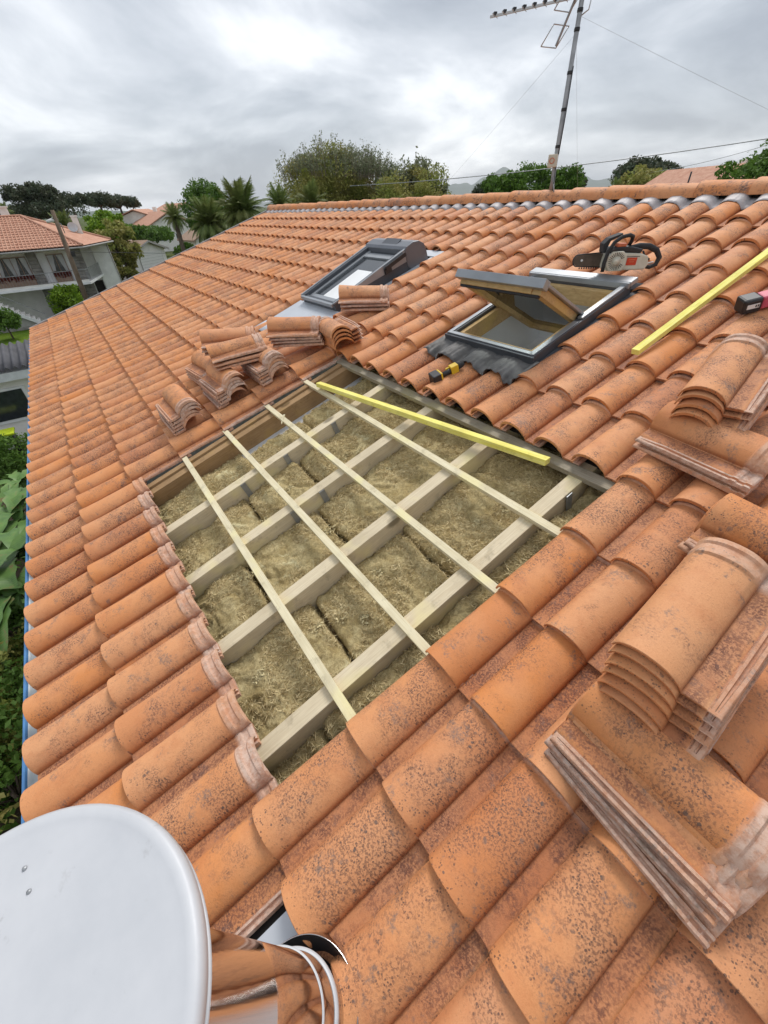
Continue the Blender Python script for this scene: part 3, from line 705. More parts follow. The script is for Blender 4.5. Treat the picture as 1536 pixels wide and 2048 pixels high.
# the shaft below the window
sh = MB()
sh.box((wa + .02, 2.42, -.55), (.02, .92, 1.0)); sh.box((wb - .02, 2.42, -.55), (.02, .92, 1.0)); sh.box((-1.2275, 2.87, -.55), (.74, .02, 1.0)); sh.box((-1.2275, 1.94, -.55), (.74, .02, 1.0))
sh.build('window_shaft', M_WHITE, wf)
MB().box((-1.2275, 2.42, -.42), (.76, .95, .02)).build('raised_shaft_floor', M_WHITE, wf)  # white floor set high in the shaft to brighten it
MB().box((-1.02, 2.10, -.38), (.34, .30, .06)).build('shaft_dark_block', M_DARK, wf)  # dark block added for the dark region low in the shaft
# pleated lead apron over the tile heads
ap = strip('lead_apron', -1.64, -.82, 1.765, 1.965, .008, .045, M_LEAD, 1.02, .15, .010, 8, .006); ap.parent = wf

# ------------------------------------------------------------------ raised roof window with roller shutter box
ra, rb, rc, rd = -3.80, -3.10, 1.90, 2.86
wf1 = empty_dummy = None
q = MB()
def wedge(mb, u0, u1, v0, v1, hb, ht0, ht1, mi=0):
    vs = [(u0, v0, hb), (u1, v0, hb), (u1, v1, hb), (u0, v1, hb), (u0, v0, ht0), (u1, v0, ht0), (u1, v1, ht1), (u0, v1, ht1)]
    mb.add(vs, [(0, 3, 2, 1), (4, 5, 6, 7), (0, 1, 5, 4), (1, 2, 6, 5), (2, 3, 7, 6), (3, 0, 4, 7)], mi)
wedge(q, ra, ra + .055, rc, rd, -.03, .10, .205); wedge(q, rb - .055, rb, rc, rd, -.03, .10, .205); wedge(q, ra + .055, rb - .055, rc, rc + .05, -.03, .085, .09)
wf1 = q.build('roof_window', M_ANTH, house, bevel=.006)
q = MB(); wedge(q, ra - .004, ra + .02, rc - .004, rd, .095, .107, .212); wedge(q, rb - .02, rb + .004, rc - .004, rd, .095, .107, .212); q.box(((ra + rb) / 2, rc - .008, .085), (.66, .03, .03)); q.build('cover_strip', M_ANTHL, wf1, bevel=.004)
q = MB(); prof = [(rd - .06, .05), (rd - .06, .200), (rd - .03, .218), (rd + .06, .228), (rd + .13, .212), (rd + .185, .165), (rd + .20, .09), (rd + .20, .0), (rd - .0, -.02)]
vs = [(ra - .01, a, b_) for a, b_ in prof] + [(rb + .01, a, b_) for a, b_ in prof]; n = len(prof)
q.add(vs, [tuple(range(n)), tuple(range(2 * n - 1, n - 1, -1))] + [(i, n + i, n + (i + 1) % n, (i + 1) % n) for i in range(n)]); q.build('shutter_box', M_ANTHM, wf1, bevel=.006)
q = MB(); q.box((-3.42, rd + .03, .226), (.26, .10, .006), M=Matrix.Rotation(R(14), 3, 'X')); q.build('solar_panel', M_ANTH, wf1)
q = MB(); wedge(q, ra + .055, ra + .10, rc + .05, rd - .06, .0, .072, .165); wedge(q, rb - .10, rb - .055, rc + .05, rd - .06, .0, .072, .165); q.box(((ra + rb) / 2, rc + .08, .05), (.50, .07, .05)); q.box(((ra + rb) / 2, rd - .12, .12), (.50, .09, .07)); q.build('sash', M_ANTHL, wf1, bevel=.003)
q = MB(); q.box(((ra + rb) / 2, 2.36, .098), (.52, .86, .01), M=Matrix.Rotation(R(6.0), 3, 'X')); q.build('pane', M_DGLASS, wf1)
q = MB(); q.box(((ra + rb) / 2 + .06, 2.24, .0925), (.28, .50, .004), M=Matrix.Rotation(R(6.0), 3, 'X')); q.build('sun_blind', M_WHITE, wf1)
q = MB(); q.box((rb + .03, 2.66, .16), (.012, .26, .035), M=Matrix.Rotation(R(6), 3, 'X')); q.box((rb + .012, 2.56, .12), (.02, .08, .05)); q.build('shutter_rail', M_BLACK, wf1)
# zinc apron and step flashings
q = MB(); wedge(q, -3.89, -3.02, 1.36, 1.905, -.02, .016, .030); q.box((-3.45, 3.16, .02), (.86, .12, .01)); q.box((-3.06, 2.5, .015), (.06, 1.3, .006)); q.box((-3.84, 2.5, .015), (.06, 1.3, .006)); q.build('zinc_apron', M_ZINC, wf1)
for k_ in range(4):
    q = MB(); vs = []; n = 8
    for s_ in range(2):
        for a in range(n + 1): t = a / n; vs.append((-3.90 + k_ * .135 + .12 * t, 1.30 + .16 * s_, .026 + .010 * math.sin(PI * t)))
    q.add(vs, [(a, a + 1, n + 2 + a, n + 1 + a) for a in range(n)], 0, True); o = q.build('step_flashing', M_ZINC, wf1); s_ = o.modifiers.new('solid', 'SOLIDIFY'); s_.thickness = .003

# ------------------------------------------------------------------ loose tiles in stacks
ORD = ['top', 'second', 'third', 'fourth', 'fifth', 'sixth', 'seventh']
def place_tile(u, v, h, rot, tilt=(0, 0), label='', group=''):
    o = bpy.data.objects.new('loose_roof_tile', TM[rj.randrange(4)]); COL.objects.link(o)
    M_ = Matrix.Rotation(PITCH, 4, 'X') @ Matrix.Translation((u, v, h)) @ Matrix.Rotation(rot, 4, 'Z') @ Matrix.Rotation(tilt[0], 4, 'X') @ Matrix.Rotation(tilt[1], 4, 'Y')
    o.matrix_world = M_; tag(o, label, 'roof tile', group); return o
def stack(n, org, rot, h0, dh, shift, desc, group, jr=1.5, tilt=(0, 0), spots=None):
    u, v = org
    for k_ in range(n):                  # k_ = 0 is the lowest
        od = ORD[n - 1 - k_] if k_ else 'bottom'
        lab = f'{od} clay tile of {desc}'
        place_tile(u + shift[0] * k_ + jit(.004), v + shift[1] * k_ + jit(.004), h0 + dh * k_, R(rot) + R(jit(jr)), (tilt[0] + .04, tilt[1]), lab, group)
GL = 'clay tiles stacked left of the opening'; GR = 'clay tiles stacked right of the opening'
def org_from(hr, rot, head=True):
    """origin of the lowest tile from its rib-side head (or nose) corner"""
    a = R(rot); X = Vector((math.cos(a), math.sin(a))); Y = Vector((-math.sin(a), math.cos(a)))
    return Vector(hr) - X * .25 - (Y * TL if head else Vector((0, 0)))
stack(5, org_from((-2.53, .060), -87), -87, .082, .024, (-.004, .006), 'the small leftmost stack with wavy ends', GL)
stack(5, org_from((-2.52, .445), -88), -88, .082, .024, (-.004, .006), 'the wavy stack under the crosswise pile', GL)
stack(4, org_from((-3.02, .470), -85), -85, .084, .024, (0, .004), 'the half hidden stack behind the wavy one', GL)
stack(5, org_from((-2.47, .80), -90), -90, .082, .024, (-.004, .004), 'the wavy stack nearest the upper opening corner', GL)
def stack_top(n, cor, ang, tilt, dh, desc, group, jr=2.0):
    a = R(ang - 90); X = Vector((math.cos(a), math.sin(a), 0)); Nn = Vector((0, 0, 1))
    for k_ in range(n):
        od = ORD[k_] if k_ < n - 1 else 'bottom'; p = Vector(cor) - X * .25 - Nn * dh * k_
        place_tile(p.x + jit(.006), p.y + jit(.006), p.z, a + R(jit(jr)), (R(tilt), R(2)), f'{od} clay tile of {desc}', group)
stack_top(3, (-3.00, .615, .37), 66, -13, .028, 'the back half of the crosswise pile', GL)
stack_top(3, (-2.70, .600, .33), 78, -8, .028, 'the front half of the crosswise pile', GL)
stack_top(4, (-2.78, 1.09, .27), 50, -9, .029, 'the level pile of four with pale ribbed edges', GL)
stack(4, (-2.27, 1.40), 80, .085, .030, (0, .002), 'the tilted pile below the shuttered window', GL, 3, (-.05, 0))
stack_top(3, (-2.80, 1.81, .205), 52, -11, .033, 'the topmost pile of three against the shuttered window', GL)
stack(2, org_from((-.035, 1.588), -95, False), -95, .080, .026, (0, .004), 'the crosswise pair under the upper right stack', GR, 1)
stack(4, (.020, 1.715), 9, .135, .027, (-.004, .018), 'the upper right stack with rounded ends facing the opening', GR, 3)
stack(2, org_from((.355, 1.225), -93, False), -93, .078, .026, (.004, .004), 'the crosswise pair at the right edge', GR, 2)
for k_, (dx, dy, dr) in enumerate(((.005, -.03, -4), (-.008, -.012, -1.5), (0, 0, 0))):
    o_ = org_from((.461 + dx, .434 + dy), -91 + dr, False)
    place_tile(o_[0], o_[1], .076 + .021 * k_, R(-91 + dr), (.04, 0), f'{("bottom", "middle", "top")[k_]} clay tile of the large crosswise trio in the right foreground', GR)
stack(6, (.472, .605), 4, .148, .026, (-.005, .018), 'the tallest stack in the right foreground', GR, 2)

# ------------------------------------------------------------------ loose battens and tools
def beam_obj(name, a, b, w, t, mat, label, cat, bev=.0015):
    a = Vector(a); b = Vector(b); d = b - a; M_ = d.to_track_quat('X', 'Z').to_matrix().to_4x4()
    mb = MB(); mb.box((0, 0, 0), (d.length, w, t)); o = mb.build(name, mat, bevel=bev); M_.translation = (a + b) / 2; o.matrix_world = M_; tag(o, label, cat); return o
beam_obj('timber_batten', rw(-2.11, 1.105, .016), rw(-.285, 1.362, .018), .042, .030, M_YEL, 'loose yellow treated batten lying slanted across the upper part of the open roof', 'batten')
beam_obj('timber_batten', rw(-.415, 2.20, .083), rw(-.36, 3.75, .083), .040, .028, M_YEL, 'long yellow treated batten lying up the roof right of the open window', 'batten')

# cordless driver in the channel below the apron
dr = empty('cordless_driver', rw(-1.235, 1.62, .05), (PITCH, 0, R(0)))
tag(dr, 'black and yellow cordless driver lying on the tiles below the open roof window', 'power tool')
dx = Matrix.Rotation(R(75), 3, 'Z')
q = MB(); q.box(dx @ Vector((-.085, 0, .012)), (.055, .080, .075), M=dx); q.build('battery', M_BLACK, dr, bevel=.006)
q = MB(); q.box(dx @ Vector((-.052, 0, .012)), (.012, .070, .072), M=dx); q.box(dx @ Vector((.045, 0, .022)), (.05, .045, .05), M=dx); q.box(dx @ Vector((.02, .012, .03)), (.05, .012, .02), M=dx); q.build('housing', M_YP, dr, bevel=.004)
q = MB(); q.tube([dx @ Vector((-.05, 0, .012)), dx @ Vector((0, 0, .016)), dx @ Vector((.04, 0, .02))], [.017, .016, .019], 12); q.build('handle', M_BLACK, dr)
q = MB(); q.tube([dx @ Vector((.065, 0, .024)), dx @ Vector((.09, .0, .024)), dx @ Vector((.115, .0, .024))], [.022, .021, .013], 14); q.build('chuck', M_RUB, dr)

# pink and black hand tool at the right edge
pk = empty('hand_tool', rw(-.195, 2.80, .055), (PITCH, 0, 0)); tag(pk, 'pink hand tool with black end and small white label at the right edge', 'power tool')
dx = Matrix.Rotation(R(52), 3, 'Z')
q = MB(); q.box(dx @ Vector((0, 0, .03)), (.085, .085, .075), M=dx); q.build('black_end', M_BLACK, pk, bevel=.012)
q = MB(); q.prism([(.045, -.035), (.20, -.028), (.26, -.01), (.26, .03), (.2, .04), (.045, .035)], .0, .062, M=dx.to_4x4()); q.build('pink_body', M_PINK, pk, bevel=.008)
q = MB(); q.box(dx @ Vector((.0, -.0435, .032)), (.055, .002, .022), M=dx); q.build('label_plate', M_LABEL, pk)
q = MB()
for k_ in range(2): q.box(dx @ Vector((.012 + .010 * k_, -.0450, .032)), (.006, .001, .012), M=dx)
q.build('label_mark', M_BLACK, pk)
q = MB()
for k_ in range(3): q.box(dx @ Vector((.10 + .03 * k_, 0, .0635)), (.010, .05, .003), M=dx)
q.build('grip_rib', M_CRM, pk)

# chainsaw standing on the window cover
cs = empty('chainsaw', rw(-1.02, 2.965, .118)); cs.rotation_euler = (0, 0, R(51)); cs.scale = (.98, .98, .98)
tag(cs, 'cream and black petrol chainsaw resting on the top cover of the open roof window', 'chainsaw')
q = MB(); q.prism([(-.10, .0), (.145, .0), (.16, .03), (.15, .075), (.10, .092), (-.02, .10), (-.085, .11), (-.11, .09), (-.115, .02)], -.06, .06, M=Matrix.Rotation(PI / 2, 4, 'X')); q.build('engine_body', M_CRM, cs, bevel=.008)
q = MB(); q.prism([(-.115, .03), (-.09, .0), (-.01, .0), (.01, .03), (.005, .085), (-.02, .11), (-.09, .11), (-.115, .08)], .060, .080, M=Matrix.Rotation(PI / 2, 4, 'X')); q.build('starter_cover', M_CRM, cs, bevel=.006)
q = MB()
for k_ in range(26):
    a = 2 * PI * k_ / 26
    if abs(math.sin(a)) < .25 and math.cos(a) > 0: continue
    c = Vector((-.055 + .040 * math.cos(a), -.0808, .055 + .040 * math.sin(a))); q.box(c, (.020, .002, .003), M=Matrix.Rotation(-a, 3, 'Y'))
q.build('vent_slots', M_DARK, cs)
q = MB(); q.lathe([(0, 0), (.022, 0), (.026, .004), (0, .006)][::-1], 20, c=(-.055, -.081, .055), M=Matrix.Rotation(PI / 2, 3, 'X')); q.build('starter_hub', M_CRM, cs)
q = MB(); q.box((.048, -.0615, .050), (.062, .003, .042)); q.build('red_label', M_RED, cs)
q = MB(); q.box((.048, -.0635, .060), (.040, .001, .005)); q.box((.048, -.0635, .048), (.030, .001, .004)); q.build('label_line', M_ORG, cs)
q = MB(); q.box((.048, -.0612, .077), (.09, .002, .003)); q.build('body_stripe', M_BLACK, cs)
q = MB(); q.prism([(-.11, .10), (-.02, .10), (.10, .092), (.11, .115), (.02, .135), (-.09, .13)], -.05, .05, M=Matrix.Rotation(PI / 2, 4, 'X')); q.build('top_cover', M_BLACK, cs, bevel=.008)
q = MB(); q.box((-.03, -.02, .140), (.06, .05, .02)); q.build('air_filter_cover', M_ORG, cs, bevel=.005)
q = MB(); q.lathe([(0, -.012), (.02, -.012), (.02, .012), (0, .012)], 18, c=(-.08, -.062, .105), M=Matrix.Rotation(PI / 2, 3, 'X'), smooth=False); q.build('fuel_cap', M_BLACK, cs)
q = MB(); hp = []
for k_ in range(19):
    t = k_ / 18; a = R(205) - R(225) * t
    hp.append((-.135 + .085 * (1 - math.cos(PI * t)) * .9, -.085 + .02 * t, .012 + .175 * math.sin(PI * min(1, t * 1.12) * .52) * (1 if t < .8 else 1 - (t - .8) * 1.6)))
q.tube([(-.13, -.085, .0), (-.133, -.088, .05), (-.125, -.09, .11), (-.10, -.09, .16), (-.06, -.085, .188), (-.01, -.07, .195), (.025, -.04, .185), (.035, -.01, .155), (.03, .01, .12)], .0115, 10); q.build('front_handle', M_RUB, cs)
q = MB(); q.tube([(.04, .0, .115), (.10, 0, .128), (.16, 0, .125), (.215, 0, .10), (.245, 0, .06), (.235, 0, .02), (.20, 0, .006), (.13, 0, .018)], [.018, .019, .018, .017, .016, .014, .012, .010], 12); q.build('rear_handle', M_RUB, cs)
q = MB(); q.tube([(.13, 0, .10), (.15, 0, .07), (.185, 0, .05)], .006, 8); q.build('trigger', M_BLACK, cs)
q = MB(); q.box((.17, -.005, .028), (.09, .01, .008), M=Matrix.Rotation(R(-10), 3, 'Y')); q.build('trigger_guard', M_ALU, cs)
q = MB(); pts = [(-.11, .022), (-.245, .028)] + [(-.26 - .032 * math.sin(a), .060 - .032 * math.cos(a)) for a in [PI * t / 8 for t in range(1, 8)]] + [(-.245, .092), (-.11, .098)]
q.prism(pts, -.003, .003, M=Matrix.Translation((0, .03, -.005)) @ Matrix.Rotation(PI / 2, 4, 'X')); q.build('guide_bar', M_STEEL, cs)
q = MB(); cp = [(-.11, .03, .014), (-.245, .03, .020)] + [(-.26 - .036 * math.sin(a), .03, .055 - .036 * math.cos(a)) for a in [PI * t / 8 for t in range(1, 8)]] + [(-.245, .03, .090), (-.11, .03, .097)]
q.tube(cp, .0035, 6)
for k_ in range(9): q.box((-.12 - k_ * .0155, .03, .010), (.007, .005, .010))
q.build('chain', M_BLACK, cs)
q = MB(); q.lathe([(0, -.004), (.007, -.004), (.007, .004), (0, .004)], 12, c=(-.24, .026, .056), M=Matrix.Rotation(PI / 2, 3, 'X'), smooth=False); q.build('bar_rivet', M_LABEL, cs)
q = MB(); q.prism([(-.135, .10), (-.12, .10), (-.10, .165), (-.035, .195), (-.035, .205), (-.11, .18), (-.14, .15)], -.045, .03, M=Matrix.Rotation(PI / 2, 4, 'X')); q.build('hand_guard', M_RUB, cs, bevel=.003)

# ------------------------------------------------------------------ stainless flue with cap, left foreground
ax = Vector((0, -.30 * SP, .70 + .30 * CP)).normalized()
fb = rw(.470, -.428, .0)
fl = empty('chimney_flue', fb); fl.rotation_euler = ax.to_track_quat('Z', 'Y').to_euler()
tag(fl, 'round stainless chimney flue with a flat pale cap in the lower left corner', 'chimney')
Hc = 1.054
q = MB(); q.lathe([(.100, .0), (.100, .30), (.0985, .301), (.0985, Hc - .12), (.104, Hc - .12), (.104, Hc - .03)], 160); q.build('flue_pipe', M_CHROME, fl)
q = MB(); q.lathe([(.099, .300), (.1025, .301), (.1025, .306), (.099, .307)], 160); q.build('pipe_seam', M_CAP, fl)
q = MB(); q.lathe([(.1005, .168), (.106, .169), (.107, .179), (.106, .189), (.1005, .190)], 160); q.build('clamp_band', M_CAP, fl)
q = MB(); q.box((.115, .03, .194), (.03, .012, .016)); q.tube([(.118, -.01, .194), (.118, .07, .194)], .004, 8); q.box((.118, -.012, .194), (.010, .006, .010)); q.box((.118, .072, .194), (.010, .006, .010)); q.build('clamp_screw', M_ALU, fl)
q = MB(); q.lathe([(.142, .0), (.139, .045), (.133, .080), (.131, .081), (.135, .045), (.138, .0)], 128); q.build('storm_collar', M_CHROME, fl)
q = MB(); q.lathe([(.1300, .0800), (.122, .045), (.110, .018), (.100, .012)], 96); q.build('collar_gap_shade', M_BLACK, fl)  # black cone paints in the shade inside the chrome collar
q = MB(); q.lathe([(.161, Hc - .020), (.1645, Hc - .016), (.1645, Hc - .005), (.160, Hc - .0005), (.152, Hc - .002), (.145, Hc - .0025), (.05, Hc - .001), (0.0005, Hc)], 96); q.lathe([(.161, Hc - .019), (.0005, Hc - .014)], 96); q.build('rain_cap', M_CAP, fl)
q = MB(); q.lathe([(.140, Hc - .034), (.1605, Hc - .031), (.1625, Hc - .029), (.1610, Hc - .027), (.140, Hc - .030)], 96); q.build('cap_ring', M_CAP, fl)
q = MB()
for k_ in range(4):
    a = PI / 4 + k_ * PI / 2; q.box((.14 * math.cos(a), .14 * math.sin(a), Hc - .045), (.02, .004, .06), rz=a)
q.build('cap_stay', M_ALU, fl)
for (a, r_) in ((2.75, .10), (2.85, .12), (.75, .055), (.55, .07), (-2.2, .04), (.1, .145)):
    MB().lathe([(.0022, 0), (.0018, .0010), (.0002, .0014)], 12, c=(r_ * math.cos(a), r_ * math.sin(a), Hc - .0016)).build('rivet', M_GALV, fl)
q = MB(); q.box((1.72 * PU, -1.30 * PV, -.010), (.20, .26, .006)); o = q.build('flue_flashing', M_ZINC, house)

# ------------------------------------------------------------------ antenna mast on the ridge
mbx, mby = -2.745, 4.25
mst = empty('antenna_mast', (mbx, mby, 1.40)); tag(mst, 'tall grey television antenna mast rising from the roof ridge', 'antenna')
q = MB(); q.tube([(.02, 0, 0), (.005, 0, .12), (0, 0, .25), (0, 0, 2.0)], [.018, .020, .021, .019], 14); q.build('mast_tube', M_GALV, mst)
for z in (.36, .62, .86, 1.12, 1.23):
    MB().lathe([(.0235, -.012), (.025, 0), (.0235, .012)], 14, c=(0, 0, z)).build('mast_tie', M_BLACK, mst)
q = MB(); q.tube([(-.05, .04, .0), (0, 0, .16)], .007, 6); q.tube([(.08, -.05, .0), (0, 0, .16)], .007, 6); q.build('mast_foot', M_GALV, mst)
q = MB(); q.box((.0, -.045, .255), (.085, .05, .10), rz=R(30)); q.build('splitter_box', M_CRM, mst, bevel=.006)
q = MB(); q.lathe([(.018, 0), (.024, .001), (.024, .002), (.018, .003)], 20, c=(.012, -.0715, .255), M=Matrix.Rotation(R(30), 3, 'Z') @ Matrix.Rotation(PI / 2, 3, 'X')); q.build('box_mark', M_ORG, mst)
q = MB(); q.tube([(.03, -.02, .21), (.045, -.03, .1), (.045, -.03, .02)], .004, 6); q.tube([(.024, 0, .3), (.03, .0, .6), (.026, 0, .9)], .004, 6); q.build('aerial_lead', M_BLACK, mst)
bd = Vector((-.90, -.43, 0)).normalized(); pd = Vector((.43, -.90, 0)).normalized(); bz = 1.31
b0 = Vector((.06, .03, bz))
q = MB(); q.beam(b0, b0 + bd * .86, .016, .016); q.build('antenna_boom', M_ALU, mst)
for k_ in range(8):
    c = b0 + bd * (.20 + k_ * .088); q = MB(); q.tube([c - pd * .075, c + pd * .075], .0028, 6); q.build('antenna_element', M_ALU, mst)
    q = MB(); q.box(c + Vector((0, 0, .012)), (.03, .028, .022), rz=R(-25)); q.build('element_clip', M_BLACK, mst)
q = MB(); q.box(b0 + bd * .16 + Vector((0, 0, .03)), (.08, .06, .06), rz=R(25)); q.build('dipole_box', M_BLACK, mst, bevel=.006)
# wire reflector frames below and behind the dipole
def frame_loop(name, c, a, b_, w, h):
    P_ = [c + a * sx_ * w + b_ * sz * h for sx_, sz in ((-1, -1), (1, -1), (1, 1), (-1, 1), (-1, -1))]
    q = MB()
    for k_ in range(4): q.tube([P_[k_], P_[k_ + 1]], .0045, 6)
    return q.build(name, M_ALU, mst)
tl = Vector((0, 0, 1)) * .75 + bd * -.55; tl.normalize()
frame_loop('reflector_frame', Vector((-.21, -.02, 1.12)), pd * .75 + bd * .5, tl, .10, .075)
frame_loop('reflector_frame', Vector((-.12, -.03, 1.30)), pd * .75 + bd * .5, tl, .10, .06)
q = MB(); q.beam((-.20, .0, 1.06), (-.02, -.02, 1.36), .014, .014); q.build('reflector_strut', M_GALV, mst)
q = MB(); q.tube([(.0, 0, 1.19), (.07, .02, 1.22), (.08, .02, 1.30)], .005, 6); q.build('side_bracket', M_ALU, mst)
top = Vector((mbx, mby, 2.60))
def wire(a, b_, r_, sag, mat, label, cat, group=None, n=14):
    P_ = []
    for k_ in range(n + 1): t = k_ / n; p = Vector(a).lerp(Vector(b_), t); p.z -= sag * 4 * t * (1 - t); P_.append(p)
    q = MB(); q.tube(P_, r_, 5); o = q.build('guy_wire' if group else 'overhead_cable', mat); tag(o, label, cat, group); return o
wire(top, (1.2, 7.2, .55), .0008, .02, M_GALV, 'thin guy wire running down to the right from the mast', 'wire', 'guy wires of the antenna mast')
wire(top + Vector((0, 0, -.1)), (-4.7, 4.36, 1.42), .0008, .01, M_GALV, 'thin guy wire running down to the left from the mast', 'wire', 'guy wires of the antenna mast')
wire(top + Vector((0, 0, -.1)), (-3.6, 6.2, .85), .0008, .01, M_GALV, 'thin guy wire just left of the mast going behind the ridge', 'wire', 'guy wires of the antenna mast')
wire(at(700, 372, 26), at(1536, 258, 20) + Vector((6, 5.5, .55)), .015, .35, M_GALV, 'twisted grey overhead cable crossing behind the antenna mast', 'cable')
wire(at(1300, 345, 60), at(1620, 262, 55), .02, .3, M_GALV, 'faint thinner overhead cable at the far right', 'cable')

# ------------------------------------------------------------------ vegetation
def clump_points(c, rx, ry, rz, nc, per, cr, seed, shell=.55, bottom=-.5):
    g = np.random.default_rng(seed); d = g.normal(size=(nc * 3, 3)); d /= np.linalg.norm(d, axis=1)[:, None]; d = d[d[:, 2] > bottom][:nc]
    r_ = shell + (1 - shell) * g.random(len(d)) ** .7; ctr = d * r_[:, None] * np.array([rx, ry, rz])
    sz = cr * g.uniform(.55, 1.35, len(d)); out_ = []
    for k_ in range(len(d)):
        m_ = int(per * g.uniform(.6, 1.4)); q_ = g.normal(size=(m_, 3)); q_ /= np.linalg.norm(q_, axis=1)[:, None]; q_ *= (g.random(m_) ** .45)[:, None] * sz[k_]; q_[:, 2] *= .75; out_.append(q_ + ctr[k_])
    return np.concatenate(out_) + np.array(c), ctr + np.array(c)
def tree(name, base, crown_c, rad_, nc, per, cr, leaf, mat, label, cat='tree', seed=1, trunk_r=.18, group=None, limbs=6, trunk=True, flat=0, shell=.5, bottom=-.5, bark=None):
    base = Vector(base); root = empty(name, base); tag(root, label, cat, group)
    cc = Vector(crown_c) - base
    P_, ctr = clump_points(tuple(cc), *rad_, nc, per, cr, seed, shell, bottom)
    o = link('crown', leaves_mesh('crown', P_, leaf, mat, flat=flat), root)
    if trunk:
        mb = MB(); g = random.Random(seed); t0 = Vector((cc.x * .6, cc.y * .6, max(.3, cc.z - rad_[2] * .45)))
        mb.tube([(0, 0, -.05), (cc.x * .25, cc.y * .25, t0.z * .5), t0], [trunk_r, trunk_r * .8, trunk_r * .6], 8)
        for k_ in range(limbs):
            c = Vector(ctr[g.randrange(len(ctr))]); md = (t0 + c) / 2 + Vector((g.uniform(-.2, .2), g.uniform(-.2, .2), -.1)) * rad_[0] * .3
            mb.tube([t0 - Vector((0, 0, .2)), md, c], [trunk_r * .5, trunk_r * .3, trunk_r * .1], 6)
        mb.build('trunk', bark or M_BARK, root)
    return root
def g0(p): return Vector((p.x, p.y, GZ))
# clump of thin, twiggy trees behind the ridge
c = at(640, 352, 35); tA = tree('willow_tree', g0(c), c + Vector((0, .3, -1.6)), (2.7, 3.0, 2.9), 120, 420, .9, .075, ML_OLIVE, 'wide olive tree with bare wispy twig tips behind the left part of the ridge', seed=11, trunk_r=.25, shell=.35)
c2 = at(720, 352, 37); tB = tree('willow_tree', g0(c2), c2 + Vector((0, 0, -2.0)), (2.4, 3.0, 3.0), 80, 380, .9, .07, ML_BROWN, 'brownish thin-leaved tree in the middle of the clump behind the ridge', seed=12, trunk_r=.22, shell=.3)
c3 = at(818, 365, 33); tC = tree('broadleaf_tree', g0(c3), c3 + Vector((0, 0, -1.3)), (2.5, 2.7, 2.2), 90, 340, .75, .08, ML_OLIVE, 'rounded yellow-green tree at the right of the clump behind the ridge', seed=13, trunk_r=.22, shell=.35)
def twiggy(root, cc, rx, ry, h, n, seed, lean=.12, leafmat=None, lsize=.1, r0=.018):
    g = random.Random(seed); mb = MB(); pts = []
    for k_ in range(n):
        a = g.uniform(0, 2 * PI); r_ = math.sqrt(g.random()); p = Vector((cc.x + rx * r_ * math.cos(a), cc.y + ry * r_ * math.sin(a), cc.z - .6 * r_ * h * .3))
        hh = h * g.uniform(.45, 1) * (1 - .45 * r_); d = Vector((math.cos(a) * r_ * lean * 2 + g.uniform(-lean, lean), math.sin(a) * r_ * lean * 2 + g.uniform(-lean, lean), 1)).normalized()
        P_ = [p, p + d * hh * .5, p + d * hh + Vector((g.uniform(-.1, .1), g.uniform(-.1, .1), 0)) * hh * .5]
        mb.tube(P_, [r0, r0 * .6, r0 * .25], 3, cap=False)
        for b_ in range(5):
            t = g.uniform(.25, 1); s_ = p.lerp(P_[2], t); e_ = s_ + Vector((g.uniform(-1, 1), g.uniform(-1, 1), g.uniform(.4, 1.3))) * hh * .13
            mb.tube([s_, e_], [r0 * .4, r0 * .2], 3, cap=False); pts.append(e_); pts.append(s_.lerp(e_, .5))
    mb.build('twigs', M_TWIG, root)
    if leafmat:
        C_ = np.repeat(np.array([tuple(p) for p in pts]), 3, 0); C_ = C_ + RNG.normal(size=C_.shape) * .09
        link('leaf_sprays', leaves_mesh('leaf_sprays', C_, lsize, leafmat), root)
def rel(root, p): return Vector(p) - Vector(root.location)
twiggy(tA, rel(tA, at(655, 345, 35)), 2.6, 3.0, 2.1, 280, 21, leafmat=ML_GREYLEAF, lsize=.07)
twiggy(tB, rel(tB, at(720, 350, 36)), 2.2, 2.6, 1.9, 220, 22, leafmat=ML_GREYLEAF, lsize=.07)
c4 = at(815, 330, 34); tD = empty('poplar_tree', g0(c4)); tag(tD, 'tall airy tree with thin upright sprays rising highest behind the ridge', 'tree')
mb = MB(); mb.tube([(0, 0, 0), (0, 0, 4), (.1, 0, 7)], [.2, .16, .1], 7); mb.build('trunk', M_BARK, tD)
for k_, (xx, yy, hh) in enumerate(((795, 325, 2.0), (840, 322, 2.2), (872, 345, 1.5), (775, 340, 1.5), (815, 335, 1.5))):
    p = rel(tD, at(xx, yy + 12, 34)); twiggy(tD, p + Vector((0, 0, -.8)), .75, .75, hh, 26, 30 + k_, .22, ML_GREYLEAF, .12, .028)
